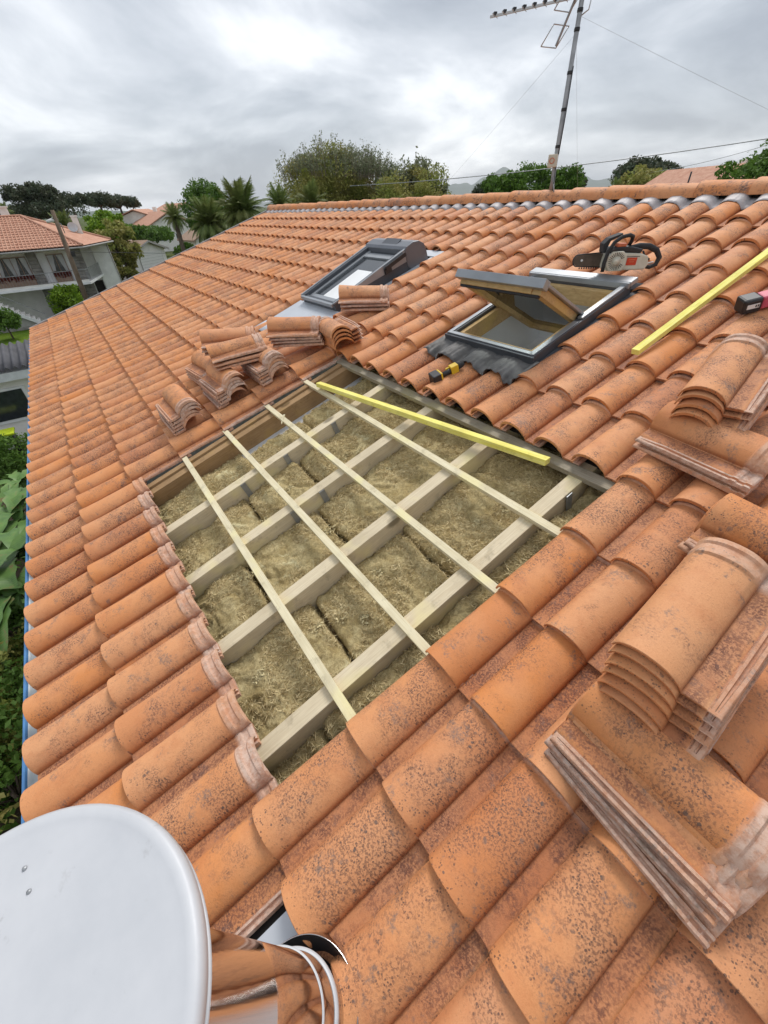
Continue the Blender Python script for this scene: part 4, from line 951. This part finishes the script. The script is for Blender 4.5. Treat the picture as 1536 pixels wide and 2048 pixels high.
# other broadleaf trees
c = at(410, 392, 60); tree('broadleaf_tree', g0(c), c + Vector((0, 0, -1.6)), (3.0, 2.6, 2.9), 90, 150, .7, .15, ML_GREEN, 'dense round green tree standing above the palms', seed=41, trunk_r=.25, shell=.6)
for (xx, yy, D, rx, rz, mt, lab, sd_) in ((215, 455, 78, 2.5, 1.9, ML_LIME, 'bright green bushy tree behind the right end of the white villa', 51), (236, 485, 66, 2.1, 2.4, ML_OLIVE, 'olive tree close to the corner of the white villa', 52),
        (272, 470, 92, 2.6, 1.4, ML_GREEN, 'mid green tree between the villa and the white garage', 53), (246, 532, 66, 1.5, 1.6, ML_OLIVE, 'low dark bush beside the grass strip near the villa', 54), (212, 505, 84, 2.6, 3.2, ML_OLIVE, 'dark green tree half hidden by the villa corner', 55),
        (310, 470, 100, 3.0, .9, ML_GREEN, 'wide low green bush above the garage roof', 56), (372, 505, 62, 1.1, .8, ML_GREEN, 'small green bush at the right wall of the garage', 57)):
    c = at(xx, yy, D); tree('garden_tree', g0(c), c, (rx, rx, rz), 60, 110, rx * .3, .24, mt, lab, seed=sd_, trunk_r=.15, shell=.5, bottom=-.8)
# umbrella pines on the horizon
for (xx, yy, D, rx, rz, lab, sd_) in ((60, 394, 105, 6.2, 2.4, 'leftmost dark umbrella pine on the skyline', 61), (92, 422, 105, 8, 2.8, 'broad low dark pine beside the leftmost one', 62), (140, 405, 118, 5.6, 1.7, 'second dark umbrella pine behind the villa chimney', 63),
        (198, 404, 125, 6.2, 1.9, 'third flat-topped dark pine, just left of the far houses', 64), (238, 408, 132, 6.0, 1.5, 'lowest, sloping dark pine at the right end of the row', 65), (30, 428, 115, 6.5, 1.4, 'low dark pine at the left edge of the photo', 66)):
    c = at(xx, yy, D); tree('umbrella_pine', g0(c), c, (rx * .55, rx * .68, rz * .7), 46, 150, rx * .17, .26, ML_PINE, lab, seed=sd_, trunk_r=.35, shell=.4, bottom=-.25, group='umbrella pines on the left skyline')
c = at(1295, 352, 82); tree('umbrella_pine', g0(c), c, (4.2, 4.6, 1.9), 60, 120, 1.2, .3, ML_PINE, 'dark umbrella pine on the skyline at the right', seed=67, trunk_r=.3, shell=.4, bottom=-.3)
c = at(1285, 366, 60); tree('garden_tree', g0(c), c, (2.0, 2.6, 1.2), 50, 100, .7, .18, ML_OLIVE, 'olive bush in front of the dark pine at the right', seed=68, trunk_r=.15)
for (xx, yy, D, rx, rz, mt, lab, sd_) in ((1010, 372, 30, 1.1, .8, ML_GREEN, 'green hedge tree left of the mast foot', 71), (1060, 368, 31, 1.3, .9, ML_GREEN, 'largest green hedge tree just left of the mast', 72), (1130, 372, 32, 1.0, .9, ML_GREEN, 'green hedge tree right of the mast foot', 73),
        (965, 388, 45, .9, .7, ML_PINE, 'small dark bush at the left end of the hedge row', 74), (1520, 350, 25, 1.3, 1.0, ML_GREEN, 'rounded green tree cut off by the right edge', 75)):
    c = at(xx, yy, D); tree('hedge_tree', g0(c), c + Vector((0, 0, -.1)), (rx, rx, rz), 55, 120, rx * .32, .10, mt, lab, seed=sd_, trunk_r=.12, shell=.5, bottom=-.9)
for (xx, D, lab, sd_) in ((1160, 34, 'slender dark cypress just right of the mast hedge', 81), (1150, 35, 'second slender cypress hard against the hedge', 82)):
    c = at(xx, 372, D); tree('cypress_tree', g0(c), c + Vector((0, 0, -.3)), (.24, .24, .95), 30, 60, .2, .08, ML_PINE, lab, seed=sd_, trunk_r=.08, bottom=-1)

# palms: every frond its own part
def frond_mesh(L_, seed, droop):
    mb = MB(); n = 22; P_ = []
    for k_ in range(n + 1):
        t = k_ / n; P_.append(Vector((L_ * (t * .92 - droop * .18 * t * t), 0, L_ * (.42 * t - droop * .62 * t * t))))
    mb.tube(P_, [.03 * (1 - .8 * k_ / n) for k_ in range(n + 1)], 3, cap=False); g = random.Random(seed)
    for k_ in range(2, n + 1):
        t = k_ / n; d = (P_[k_] - P_[k_ - 1]).normalized(); ll = L_ * .27 * (math.sin(PI * min(1, t * .95 + .08)) ** .6)
        for sy in (-1, 1):
            for w2 in (0, .5):
                p = P_[k_ - 1].lerp(P_[k_], w2); e_ = p + (d * .55 + Vector((0, sy * .85, -.12 - .3 * droop + g.uniform(-.1, .1)))).normalized() * ll
                s_ = Vector((d.x, 0, d.z)) * .013; mb.add([p - s_, p + s_, e_], [(0, 1, 2)])
    return mb.mesh('frond', ML_PALM)
FR = [frond_mesh(1, 5, .35), frond_mesh(1, 6, .75), frond_mesh(1, 7, 1.15), frond_mesh(1, 8, 1.5)]
def palm(xx, yy, D, Lf, nf, label, seed, trunk_r=.22):
    c = at(xx, yy, D); base = g0(c); root = empty('palm_tree', base); tag(root, label, 'palm tree'); g = random.Random(seed); hz = c.z - GZ
    mb = MB(); mb.tube([(0, 0, 0), (0, 0, hz * .5), (0, 0, hz)], [trunk_r * 1.2, trunk_r, trunk_r * 1.1], 10); mb.build('trunk', M_BARK, root)
    for k_ in range(nf):
        lv_ = k_ / nf; me_ = FR[min(3, int(lv_ * 4))]; az = k_ * 2.39996 + g.uniform(-.2, .2); el = 1.0 * (1 - lv_) - .45 * lv_
        o = link('frond', me_, root, (0, 0, hz + .05), (0, -el + g.uniform(-.12, .12), az)); s_ = Lf * g.uniform(.82, 1.1); o.scale = (s_, s_, s_)
palm(422, 456, 30, 1.75, 70, 'palm with a thick round crown beside the roof verge', 91)
palm(486, 432, 26, 1.75, 66, 'tallest palm standing by the left end of the ridge', 92)
palm(350, 440, 58, 1.9, 30, 'small spiky palm beside the far house', 93)
palm(562, 420, 26, 1.25, 44, 'palm with upright fronds just behind the ridge, left of the tree clump', 94)
palm(625, 415, 27, 1.3, 44, 'palm with upright fronds in front of the olive tree clump', 95)
palm(132, 455, 68, 2.1, 36, 'brownish palm behind the villa roof and its chimney', 96)
palm(1228, 385, 45, 1.1, 26, 'dark palm low on the skyline right of the mast', 97)
palm(12, 425, 62, 1.0, 20, 'palm tips at the left edge above the villa roof', 98)

# garden plants below the gutter
def banana(loc, n, L_, label, seed):
    root = empty('banana_plant', loc); tag(root, label, 'plant', None); g = random.Random(seed)
    mb = MB(); mb.tube([(0, 0, 0), (0, 0, L_ * .9)], [.09, .05], 8); mb.build('stem', ML_BANANA, root)
    for k_ in range(n):
        az = k_ * 2.4 + g.uniform(-.3, .3); vs = []; m_ = 10
        for q_ in range(m_ + 1):
            t = q_ / m_; x_ = L_ * t; z_ = L_ * (.75 * t - .95 * t * t) + L_ * .8; w = L_ * .115 * math.sin(PI * min(1, t * .93 + .07)) ** .7 * (1 + .22 * math.sin(q_ * 2.7 + k_))
            vs += [Vector((x_, -w, z_ + w * .25)), Vector((x_, 0, z_ - .02)), Vector((x_, w, z_ + w * .25))]
        M_ = Matrix.Rotation(az, 3, 'Z') @ Matrix.Rotation(g.uniform(-.3, .25), 3, 'Y'); mb = MB(); mb.add([M_ @ v for v in vs], [(q_ * 3 + a, q_ * 3 + a + 1, q_ * 3 + a + 4, q_ * 3 + a + 3) for q_ in range(m_) for a in (0, 1)], 0, True)
        mb.build('leaf', ML_BANANA, root)
for (xx, yy, n, L_, lab, sd_) in ((22, 1000, 9, 1.5, 'uppermost broad-leaved banana plant beyond the gutter', 1), (30, 1090, 9, 1.6, 'largest banana plant beside the blue gutter edge', 2), (5, 1160, 8, 1.5, 'lower banana plant at the left photo edge', 3), (15, 925, 7, 1.1, 'small banana plant nearest the low outbuilding', 4)):
    z_ = GZ + .6; p = atz(xx, yy, z_ + 1.0); banana(Vector((p.x, p.y, GZ)), n, L_, lab, sd_)
for (xx, yy, rx, mt, lab, sd_) in ((15, 1330, .9, ML_OLIVE, 'dark shrub below the gutter, left of the middle of the eave', 5), (10, 1450, 1.0, ML_GREEN, 'dense dark shrub low beside the gutter', 6), (-20, 1560, 1.0, ML_OLIVE, 'shrub below the flue cap at the left edge', 7), (25, 900, .8, ML_GREEN, 'leafy shrub under the outbuilding wall', 8), (-60, 1250, 1.1, ML_GREEN, 'shrub growing out past the left edge', 9)):
    p = atz(xx, yy, GZ + .8); tree('garden_shrub', g0(p), p + Vector((0, 0, -.2)), (rx, rx, .75), 40, 120, .3, .07, mt, lab, 'shrub', seed=sd_, trunk_r=.04, bottom=-.9)
# ground litter and weeds: nobody could count it
P_ = np.stack([RNG.uniform(-24, 1.5, 26000), RNG.uniform(-9, -.9, 26000), np.full(26000, GZ + .05) + RNG.random(26000) * .22], 1)
w_ = np.array([noise.noise(Vector((p[0] * .9, p[1] * .9, 3))) for p in P_]); P_ = P_[w_ > -.12]
tag(link('ground_cover', leaves_mesh('ground_cover', P_, .09, ML_GREEN)), 'low leafy weeds covering the garden soil below the gutter', 'weeds', None, 'stuff')

# ------------------------------------------------------------------ neighbouring villa
vl = empty('villa', (-44, -3, GZ)); tag(vl, 'white two storey villa with hipped tiled roof, long balcony and outside stair', 'house')
vo = Vector((-44, -3, GZ))
def V(x, y, z): return Vector((x, y, z)) - Vector((-44, -3, 0))      # z above ground
F0 = 2.35; EZ = 4.9                                                  # balcony level, eave underside
# walls: ground and first floor of the front, return and end wall
q = MB()
def wbox(mb, x0, x1, y0, y1, z0, z1, mi=0): mb.box(V((x0 + x1) / 2, (y0 + y1) / 2, (z0 + z1) / 2), (x1 - x0, y1 - y0, z1 - z0), mi=mi)
wbox(q, -58, -45.2, -12, 1.95, 0, EZ); q.build('wall', M_CREAM, vl)
q = MB(); wbox(q, -56, -48.6, 1.95, 3.6, 0, EZ - .1); q.build('end_wall', M_WHITE, vl)
q = MB(); wbox(q, -49.0, -48.2, 3.0, 4.35, 0, EZ - .1); q.build('corner_wall', M_WHITE, vl)
for (y0, y1) in ((-9.2, -8.4), (-1.68, -1.05), (1.25, 2.0)):
    for k_ in range(int((EZ) / .24)):
        z0 = k_ * .24; x = MB(); wbox(x, -45.24, -44.98 + .02 * ((k_ * 7) % 3 - 1), y0 + .02 * (k_ % 2), y1, z0 + .012, z0 + .232); x.build('cladding_stone', M_STONE, vl)
q = MB(); wbox(q, -45.4, -43.1, -12, 1.75, F0, F0 + .16); q.add([V(-43.1, 1.75, F0), V(-45.4, 1.75, F0), V(-49.2, 3.3, F0), V(-48.6, 3.3, F0), V(-43.1, 1.75, F0 + .16), V(-45.4, 1.75, F0 + .16), V(-49.2, 3.3, F0 + .16), V(-48.6, 3.3, F0 + .16)], [(0, 1, 2, 3), (7, 6, 5, 4), (0, 3, 7, 4), (2, 1, 5, 6), (3, 2, 6, 7)]); q.build('balcony_slab', M_WHITE, vl)
q = MB(); wbox(q, -43.25, -43.2, -12, 1.7, F0 + .98, F0 + 1.02); q.beam(V(-43.2, 1.7, F0 + 1.0), V(-48.7, 3.25, F0 + 1.0), .05, .05)
for k_ in range(70):
    y = -12 + k_ * .196; q.box(V(-43.22, y, F0 + .57), (.016, .016, .82))
for k_ in range(20):
    t = k_ / 19; q.box(V(-43.2 - 5.5 * t, 1.7 + 1.55 * t, F0 + .57), (.04, .035, .86))
q.build('balcony_railing', M_GALV, vl)
q = MB(); wbox(q, -43.4, -43.16, -12, 1.7, F0 + .16, F0 + .30); q.build('balcony_kerb', M_CREAM, vl)
def window(y0, y1, z0, z1, x=-45.2, mat=M_DGLASS, frame=M_BROOF, curtain=True, bars=3, shutter=None):
    q = MB(); wbox(q, x, x + .05, y0, y1, z0, z1); f_ = q.build('window', frame, vl)
    n = bars
    for k_ in range(n):
        a = y0 + .05 + (y1 - y0 - .05) * k_ / n; b_ = y0 + (y1 - y0 - .05) * (k_ + 1) / n - .0
        q = MB(); wbox(q, x + .052, x + .06, a, b_, z0 + .05, z1 - .05); q.build('pane', mat, f_)
        if curtain:
            q = MB(); m_ = (a + b_) / 2; s_ = 1 if k_ % 2 == 0 else -1; e_ = a if s_ > 0 else b_
            q.add([V(x + .064, e_, z1 - .06), V(x + .064, e_ + s_ * (b_ - a) * .85, z1 - .06), V(x + .064, e_ + s_ * .10, z0 + .15), V(x + .064, e_, z0 + .12)], [(0, 1, 2, 3)]); q.build('curtain', M_MEMB, f_)
window(-3.75, -1.75, F0 + .35, EZ - .5, bars=4); window(-.42, .72, F0 + .35, EZ - .5, bars=2)
for (y0, y1) in ((-4.3, -1.75), (-.40, .70)):
    q = MB(); wbox(q, -45.1, -44.85, y0, y1, F0 + .16, F0 + .62); q.build('planter', M_RED if False else M_BROOF, vl)
    C_ = np.stack([RNG.uniform(-45.1, -44.8, 500), RNG.uniform(y0, y1, 500), RNG.uniform(F0 + .5, F0 + .85, 500)], 1) - np.array([-44, -3, 0]); 
    link('planter_flowers', leaves_mesh('planter_flowers', C_, .14, M_ORG if False else simple('geranium_%d' % int(y0 * -10), (0.20, 0.05, 0.035), .8)), vl)
for (y0, y1) in ((-1.02, -.46), (.76, 1.2)):
    q = MB(); wbox(q, -45.2, -45.14, y0, y1, F0 + .2, EZ - .35); q.build('shutter_panel', M_WHITE, vl)
q = MB(); wbox(q, -45.2, -45.15, -.9, 1.2, .0, 2.2); q.build('garage_opening', M_DARK, vl)
q = MB(); wbox(q, -48.6, -48.55, 2.25, 2.95, .3, 2.0); q.build('side_door', M_DARK, vl)
q = MB(); wbox(q, -45.2, -45.0, -1.0, -.4, 0, F0); q.build('lower_pier', M_CREAM, vl)
# stair
q = MB()
for k_ in range(13):
    z1 = F0 * (13 - k_) / 13; wbox(q, -43.0, -41.9, -5.3 + k_ * .25, -5.3 + (k_ + 1) * .25, z1 - .20, z1)
q.build('stair_steps', M_CREAM, vl)
q = MB(); q.beam(V(-41.85, -5.3, F0 - .2), V(-41.85, -2.0, -.05), .1, .22); q.build('stair_stringer', M_WHITE, vl)
q = MB(); q.beam(V(-41.9, -5.3, F0 + .85), V(-41.9, -2.1, .9), .04, .04); q.build('stair_rail', M_GALV, vl)
q = MB(); q.add([V(-42.0, -5.3, 0), V(-42.0, -2.3, 0), V(-42.0, -5.3, F0 - .35)], [(0, 1, 2)]); q.build('stair_side', M_GREYR, vl)
for k_ in range(6):
    q = MB(); q.box(V(-41.98, -5.1 + k_ * .5, .12 + .0 * k_), (.05, .44, .2)); q.build('cladding_stone', M_STONE, vl)
# roof with rows of tiles (relief) : hipped
rv = [V(-42.9, -13, EZ), V(-42.9, 2.2, EZ), V(-49.2, 4.9, EZ), V(-58.5, 4.9, EZ), V(-58.5, -13, EZ), V(-51.6, -.9, EZ + 1.95), V(-51.6, -9, EZ + 1.95)]
q = MB(); q.add(rv, [(0, 1, 5, 6), (1, 2, 5), (2, 3, 5), (3, 4, 6, 5), (4, 0, 6)]); q.add([v - Vector((0, 0, .16)) for v in rv[:5]], [(4, 3, 2, 1, 0)]); rf = q.build('roof', M_FROOF, vl)
q = MB(); rows = 14
for r_ in range(rows):                                               # tile courses as stepped ribs on the front slope
    t = r_ / rows; a = rv[0].lerp(rv[6], t); b_ = rv[1].lerp(rv[5], t); q.beam(a + Vector((0, 0, .04)), b_ + Vector((0, 0, .04)), .10, .035)
nn = 64
for k_ in range(nn):
    t = (k_ + .5) / nn; a = rv[0].lerp(rv[1], t); tt = min(1, max(0, (a.y - rv[6].y) / (rv[5].y - rv[6].y)))
    if a.y <= rv[5].y: b_ = Vector((rv[6].x, a.y, rv[6].z))
    else:
        f_ = (rv[1].y - a.y) / (rv[1].y - rv[5].y); b_ = rv[1].lerp(rv[5], f_); b_.y = a.y
    q.tube([a + Vector((0, 0, .0)), b_ + Vector((0, 0, .0))], .06, 5, cap=False)
o = q.build('roof_tile_rows', M_FROOF, vl); tag(o, kind='stuff')
q = MB(); q.tube([rv[1] + Vector((0, 0, .04)), rv[5] + Vector((0, 0, .06))], .09, 6); q.tube([rv[2] + Vector((0, 0, .04)), rv[5] + Vector((0, 0, .06))], .09, 6); q.tube([rv[5] + Vector((0, 0, .06)), rv[6] + Vector((0, 0, .06))], .09, 6); q.build('hip_tiles', M_FROOF, vl)
q = MB(); q.tube([rv[0] + Vector((.08, 0, -.12)), rv[1] + Vector((.08, 0, -.12)), rv[2] + Vector((.05, .1, -.12))], .06, 6); q.build('gutter', M_GREYR, vl)
q = MB(); q.box(V(-49.3, 2.75, EZ + .85), (.5, .42, 1.75)); q.box(V(-49.3, 2.75, EZ + 1.8), (.58, .5, .12)); q.build('chimney', M_CREAM, vl)
q = MB(); q.box(V(-52.6, -1.9, EZ + 2.2), (.6, .6, .8)); q.box(V(-52.6, -1.9, EZ + 2.65), (.8, .8, .1)); q.build('chimney', M_CREAM, vl)
q = MB(); q.lathe([(0.01, -.05), (.2, -.02), (.36, .07)], 20, M=Matrix.Rotation(R(70), 3, 'Y'), c=V(-49.0, 2.35, EZ + 1.05)); q.build('satellite_dish', M_MEMB, vl)
q = MB(); q.tube([V(-48.15, 4.3, EZ - .2), V(-48.15, 4.45, 0)], .05, 6); q.build('downpipe', M_GREYR, vl)

# street pole with lamp
pb = atz(183, 607, GZ); pt = at(103, 420, math.hypot(pb.x - CAM.x, pb.y - CAM.y) - 13.5)
pbb = Vector((-38.2, .72, GZ)); ptt = at(104, 420, 38.85)
po = empty('street_pole', pbb); tag(po, 'weathered utility pole with a street lamp in front of the villa', 'street lamp')
q = MB(); q.tube([(0, 0, -.1), (ptt - pbb)], [.20, .11], 10); q.build('pole', M_POLE, po)
lp = at(122, 448, 38.85) - pbb; la = at(100, 443, 38.85) - pbb
q = MB(); q.tube([lp - Vector((0, 0, .5)), lp, (lp + la) / 2 + Vector((0, 0, .08)), la], [.025, .03, .03, .03], 7); q.build('lamp_arm', M_GALV, po)
q = MB(); q.tube([la + Vector((0, .35, .02)), la + Vector((0, .1, .05)), la + Vector((0, -.2, .0))], [.05, .11, .07], 10); q.build('lamp_head', M_LABEL, po)
q = MB(); c_ = at(141, 504, 38.85) - pbb; q.box(c_, (.1, .5, .08)); q.box(c_ + Vector((.12, .1, -.15)), (.2, .22, .2)); q.build('cross_bracket', M_BLACK, po)
wire(at(141, 503, 38.85), at(520, 505, 60), .015, .1, M_BLACK, 'dark wire from the utility pole past the villa corner', 'cable')

# white garage
ga = Vector((-74, 9.3, GZ)); gb = Vector((-78.2, 14.4, GZ)); gd = (gb - ga).normalized(); gn = Vector((gd.y, -gd.x, 0)) * -1
if gn.x > 0: gn = -gn
gr = empty('garage', ga); tag(gr, 'small white garage with gabled brown roof and white roller door', 'garage')
gw = (gb - ga).length; gM = Matrix((gd, gn, Vector((0, 0, 1)))).transposed()
def Gm(x, y, z): return gM @ Vector((x, y, z))
q = MB(); q.box(Gm(gw / 2, 3, 1.2), (gw, 6, 2.4), M=gM); q.add([Gm(0, 0, 2.4), Gm(gw, 0, 2.4), Gm(gw / 2, 0, 3.35), Gm(0, 6, 2.4), Gm(gw, 6, 2.4), Gm(gw / 2, 6, 3.35)], [(0, 1, 2), (5, 4, 3)]); q.build('wall', M_CREAM, gr)
q = MB(); q.box(Gm(gw / 2 + .1, -.06, 1.05), (gw * .72, .06, 2.1), M=gM); dj = q.build('garage_door', M_GREYR, gr)
for k_ in range(6): q = MB(); q.box(Gm(gw / 2 + .1, -.10, .2 + k_ * .35), (gw * .70, .02, .325), M=gM); q.build('door_panel', M_LABEL, dj)
q = MB()
for s_ in (0, 1):
    e0 = Gm(-.5 if s_ == 0 else gw + .5, -.5, 2.22); e1 = Gm(-.5 if s_ == 0 else gw + .5, 6.4, 2.22); r0 = Gm(gw / 2, -.5, 3.45); r1 = Gm(gw / 2, 6.4, 3.45); up_ = Vector((0, 0, .14))
    q.add([e0, r0, r1, e1, e0 + up_, r0 + up_, r1 + up_, e1 + up_], [(0, 1, 2, 3), (7, 6, 5, 4), (0, 4, 5, 1), (3, 2, 6, 7), (0, 3, 7, 4)])
q.build('roof', M_BROOF, gr)
q = MB(); q.beam(Gm(-.5, -.53, 2.2), Gm(gw / 2, -.53, 3.44), .06, .22); q.beam(Gm(gw / 2, -.53, 3.44), Gm(gw + .5, -.53, 2.2), .06, .22); q.build('barge_board', M_GREYR, gr)

# simple far houses with gabled or hipped roofs
def far_house(c, yaw, w, d, hw, hr, label, roofm=M_FROOF, wallm=M_CREAM, wins=((.25, .55), (.6, .55)), over=.5):
    root = empty('far_house', c, (0, 0, yaw)); tag(root, label, 'house')
    q = MB(); q.box((0, 0, hw / 2), (w, d, hw)); q.add([(-w / 2, -d / 2, hw), (w / 2, -d / 2, hw), (0, -d / 2, hw + hr * .9), (-w / 2, d / 2, hw), (w / 2, d / 2, hw), (0, d / 2, hw + hr * .9)], [(0, 1, 2), (5, 4, 3)]); q.build('wall', wallm, root)
    q = MB(); W_ = w / 2 + over; D_ = d / 2 + over; 
    for s_ in (-1, 1):
        a = [Vector((s_ * W_, -D_, hw - .15)), Vector((0, -D_, hw + hr)), Vector((0, D_, hw + hr)), Vector((s_ * W_, D_, hw - .15))]; q.add(a + [v + Vector((0, 0, .18)) for v in a], [(0, 1, 2, 3), (7, 6, 5, 4), (0, 4, 5, 1), (3, 2, 6, 7), (0, 3, 7, 4)])
    q.build('roof', roofm, root)
    for (fx, fz) in wins:
        q = MB(); q.box((-w / 2 + w * fx, -d / 2 - .03, hw * fz), (w * .16, .06, hw * .28)); f_ = q.build('window', M_WHITE, root); q = MB(); q.box((-w / 2 + w * fx, -d / 2 - .07, hw * fz), (w * .13, .02, hw * .23)); q.build('pane', M_DGLASS, f_)
    q = MB(); q.box((w * .28, 0, hw + hr * .8), (.7, .7, 1.6)); q.build('chimney', wallm, root)
    return root
c = at(330, 470, 118); far_house(g0(c), R(95), 9, 13, 4.4, 2.2, 'salmon roofed house in the distance behind the spiky palm')
c = at(292, 452, 128); far_house(g0(c), R(60), 11, 9, 5.4, 1.8, 'salmon roofed house furthest left among the distant houses')
c = at(360, 440, 150); far_house(g0(c), R(100), 10, 14, 6.4, 1.8, 'distant tiled house beside the round green tree')
c = at(252, 488, 88); far_house(g0(c) , R(75), 2.0, 3, 2.9, .6, 'low tiled shed roof just left of the white garage', wins=())
c = at(405, 470, 84); far_house(g0(c), R(97), 5, 6, 3.0, 1.3, 'brown roofed low building right of the garage', M_BROOF)
c = at(1425, 380, 42); far_house(g0(c), R(65), 7, 9, 5.6, 1.9, 'pink roofed neighbour house just above the ridge at the right')
q = MB(); q.tube([(0, 0, 0), (0, 0, 1.3)], .05, 6); o = q.build('roof_vent_pipe', M_BLACK, None, at(1374, 372, 38) + Vector((0, 0, -.6))); tag(o, 'thin dark vent pipe in front of the pink roof at the right', 'pipe')

# low outbuilding with corrugated roof
ob = empty('outbuilding', (-18.3, -4.2, GZ)); tag(ob, 'low white outbuilding with dark corrugated roof at the left edge', 'outbuilding')
def O(x, y, z): return Vector((x + 18.3, y + 4.2, z))
q = MB(); q.box(O(-19.15, -4.4, 1.25), (1.5, 6.4, 2.5)); q.build('wall', M_CREAM, ob)
q = MB(); q.box(O(-18.18, -4.4, 2.46), (.35, 6.8, .26)); q.build('fascia', M_GUT, ob)
q = MB(); n = 150; vs = []
for k_ in range(n + 1):
    y = -8.0 + 7.0 * k_ / n; z = .06 * math.sin(k_ * 2 * PI / 5.0)
    vs += [O(-17.95, y, 2.72 + z), O(-20.05, y, 3.10 + z)]
q.add(vs, [(2 * k_, 2 * k_ + 2, 2 * k_ + 3, 2 * k_ + 1) for k_ in range(n)], 0, True); o = q.build('corrugated_roof', M_GALV if False else simple('fibre_cement', (0.10, 0.10, 0.11), .8, var=.3, scale=2), ob); s_ = o.modifiers.new('solid', 'SOLIDIFY'); s_.thickness = .02
q = MB(); q.box(O(-18.38, -3.35, 1.45), (.06, 1.35, 1.15)); f_ = q.build('window', M_WHITE, ob); q = MB(); q.box(O(-18.34, -3.35, 1.47), (.03, 1.15, .97)); q.build('pane', M_DGLASS, f_)
wb_ = empty('wheelie_bin', (-17.1, -3.75, GZ)); tag(wb_, 'dark wheelie bin with a yellow-green lid by the outbuilding', 'bin')
q = MB(); q.prism([(-.24, -.24), (.24, -.24), (.28, .28), (-.28, .28)], 0, .95); q.build('bin_body', M_BLACK, wb_, bevel=.02)
q = MB(); q.box((0, .02, .99), (.62, .64, .07)); q.build('lid', simple('lime_plastic', (0.45, 0.55, 0.02), .5), wb_, bevel=.02)
q = MB(); q.box((.27, 0, .6), (.01, .3, .2)); q.build('bin_label', M_LABEL, wb_)
for s_ in (-1, 1): q = MB(); q.lathe([(0, -.03), (.1, -.03), (.1, .03), (0, .03)], 16, M=Matrix.Rotation(PI / 2, 3, 'X'), c=(-.2, s_ * .24, .1), smooth=False); q.build('wheel', M_RUB, wb_)
# shrubs near the villa
c = at(142, 602, 43); tree('garden_shrub', g0(c), Vector((c.x, c.y, GZ + 1.3)), (1.35, 1.35, 1.15), 60, 110, .42, .12, ML_LIME, 'bright lime green shrub in front of the villa garage', 'shrub', seed=101, trunk_r=.06, bottom=-.9)
c = at(-4, 622, 40); tree('garden_shrub', g0(c), Vector((c.x, c.y, GZ + 1.2)), (.6, .8, .6), 50, 110, .4, .12, ML_GREEN, 'dark green shrub by the foot of the villa stair', 'shrub', seed=102, trunk_r=.06, bottom=-.6)

# ------------------------------------------------------------------ haze in the air
hz = MB(); hz.box((0, 0, 170 + GZ - 20), (28000, 28000, 400)); k = bpy.data.materials.new('haze'); k.use_nodes = True; t = k.node_tree; t.nodes.clear()
o_ = t.nodes.new('ShaderNodeOutputMaterial'); v_ = t.nodes.new('ShaderNodeVolumePrincipled'); v_.inputs['Density'].default_value = 0.00007; v_.inputs['Color'].default_value = (.93, .97, 1.0, 1); t.links.new(v_.outputs[0], o_.inputs['Volume'])
tag(hz.build('haze', k), kind='stuff')
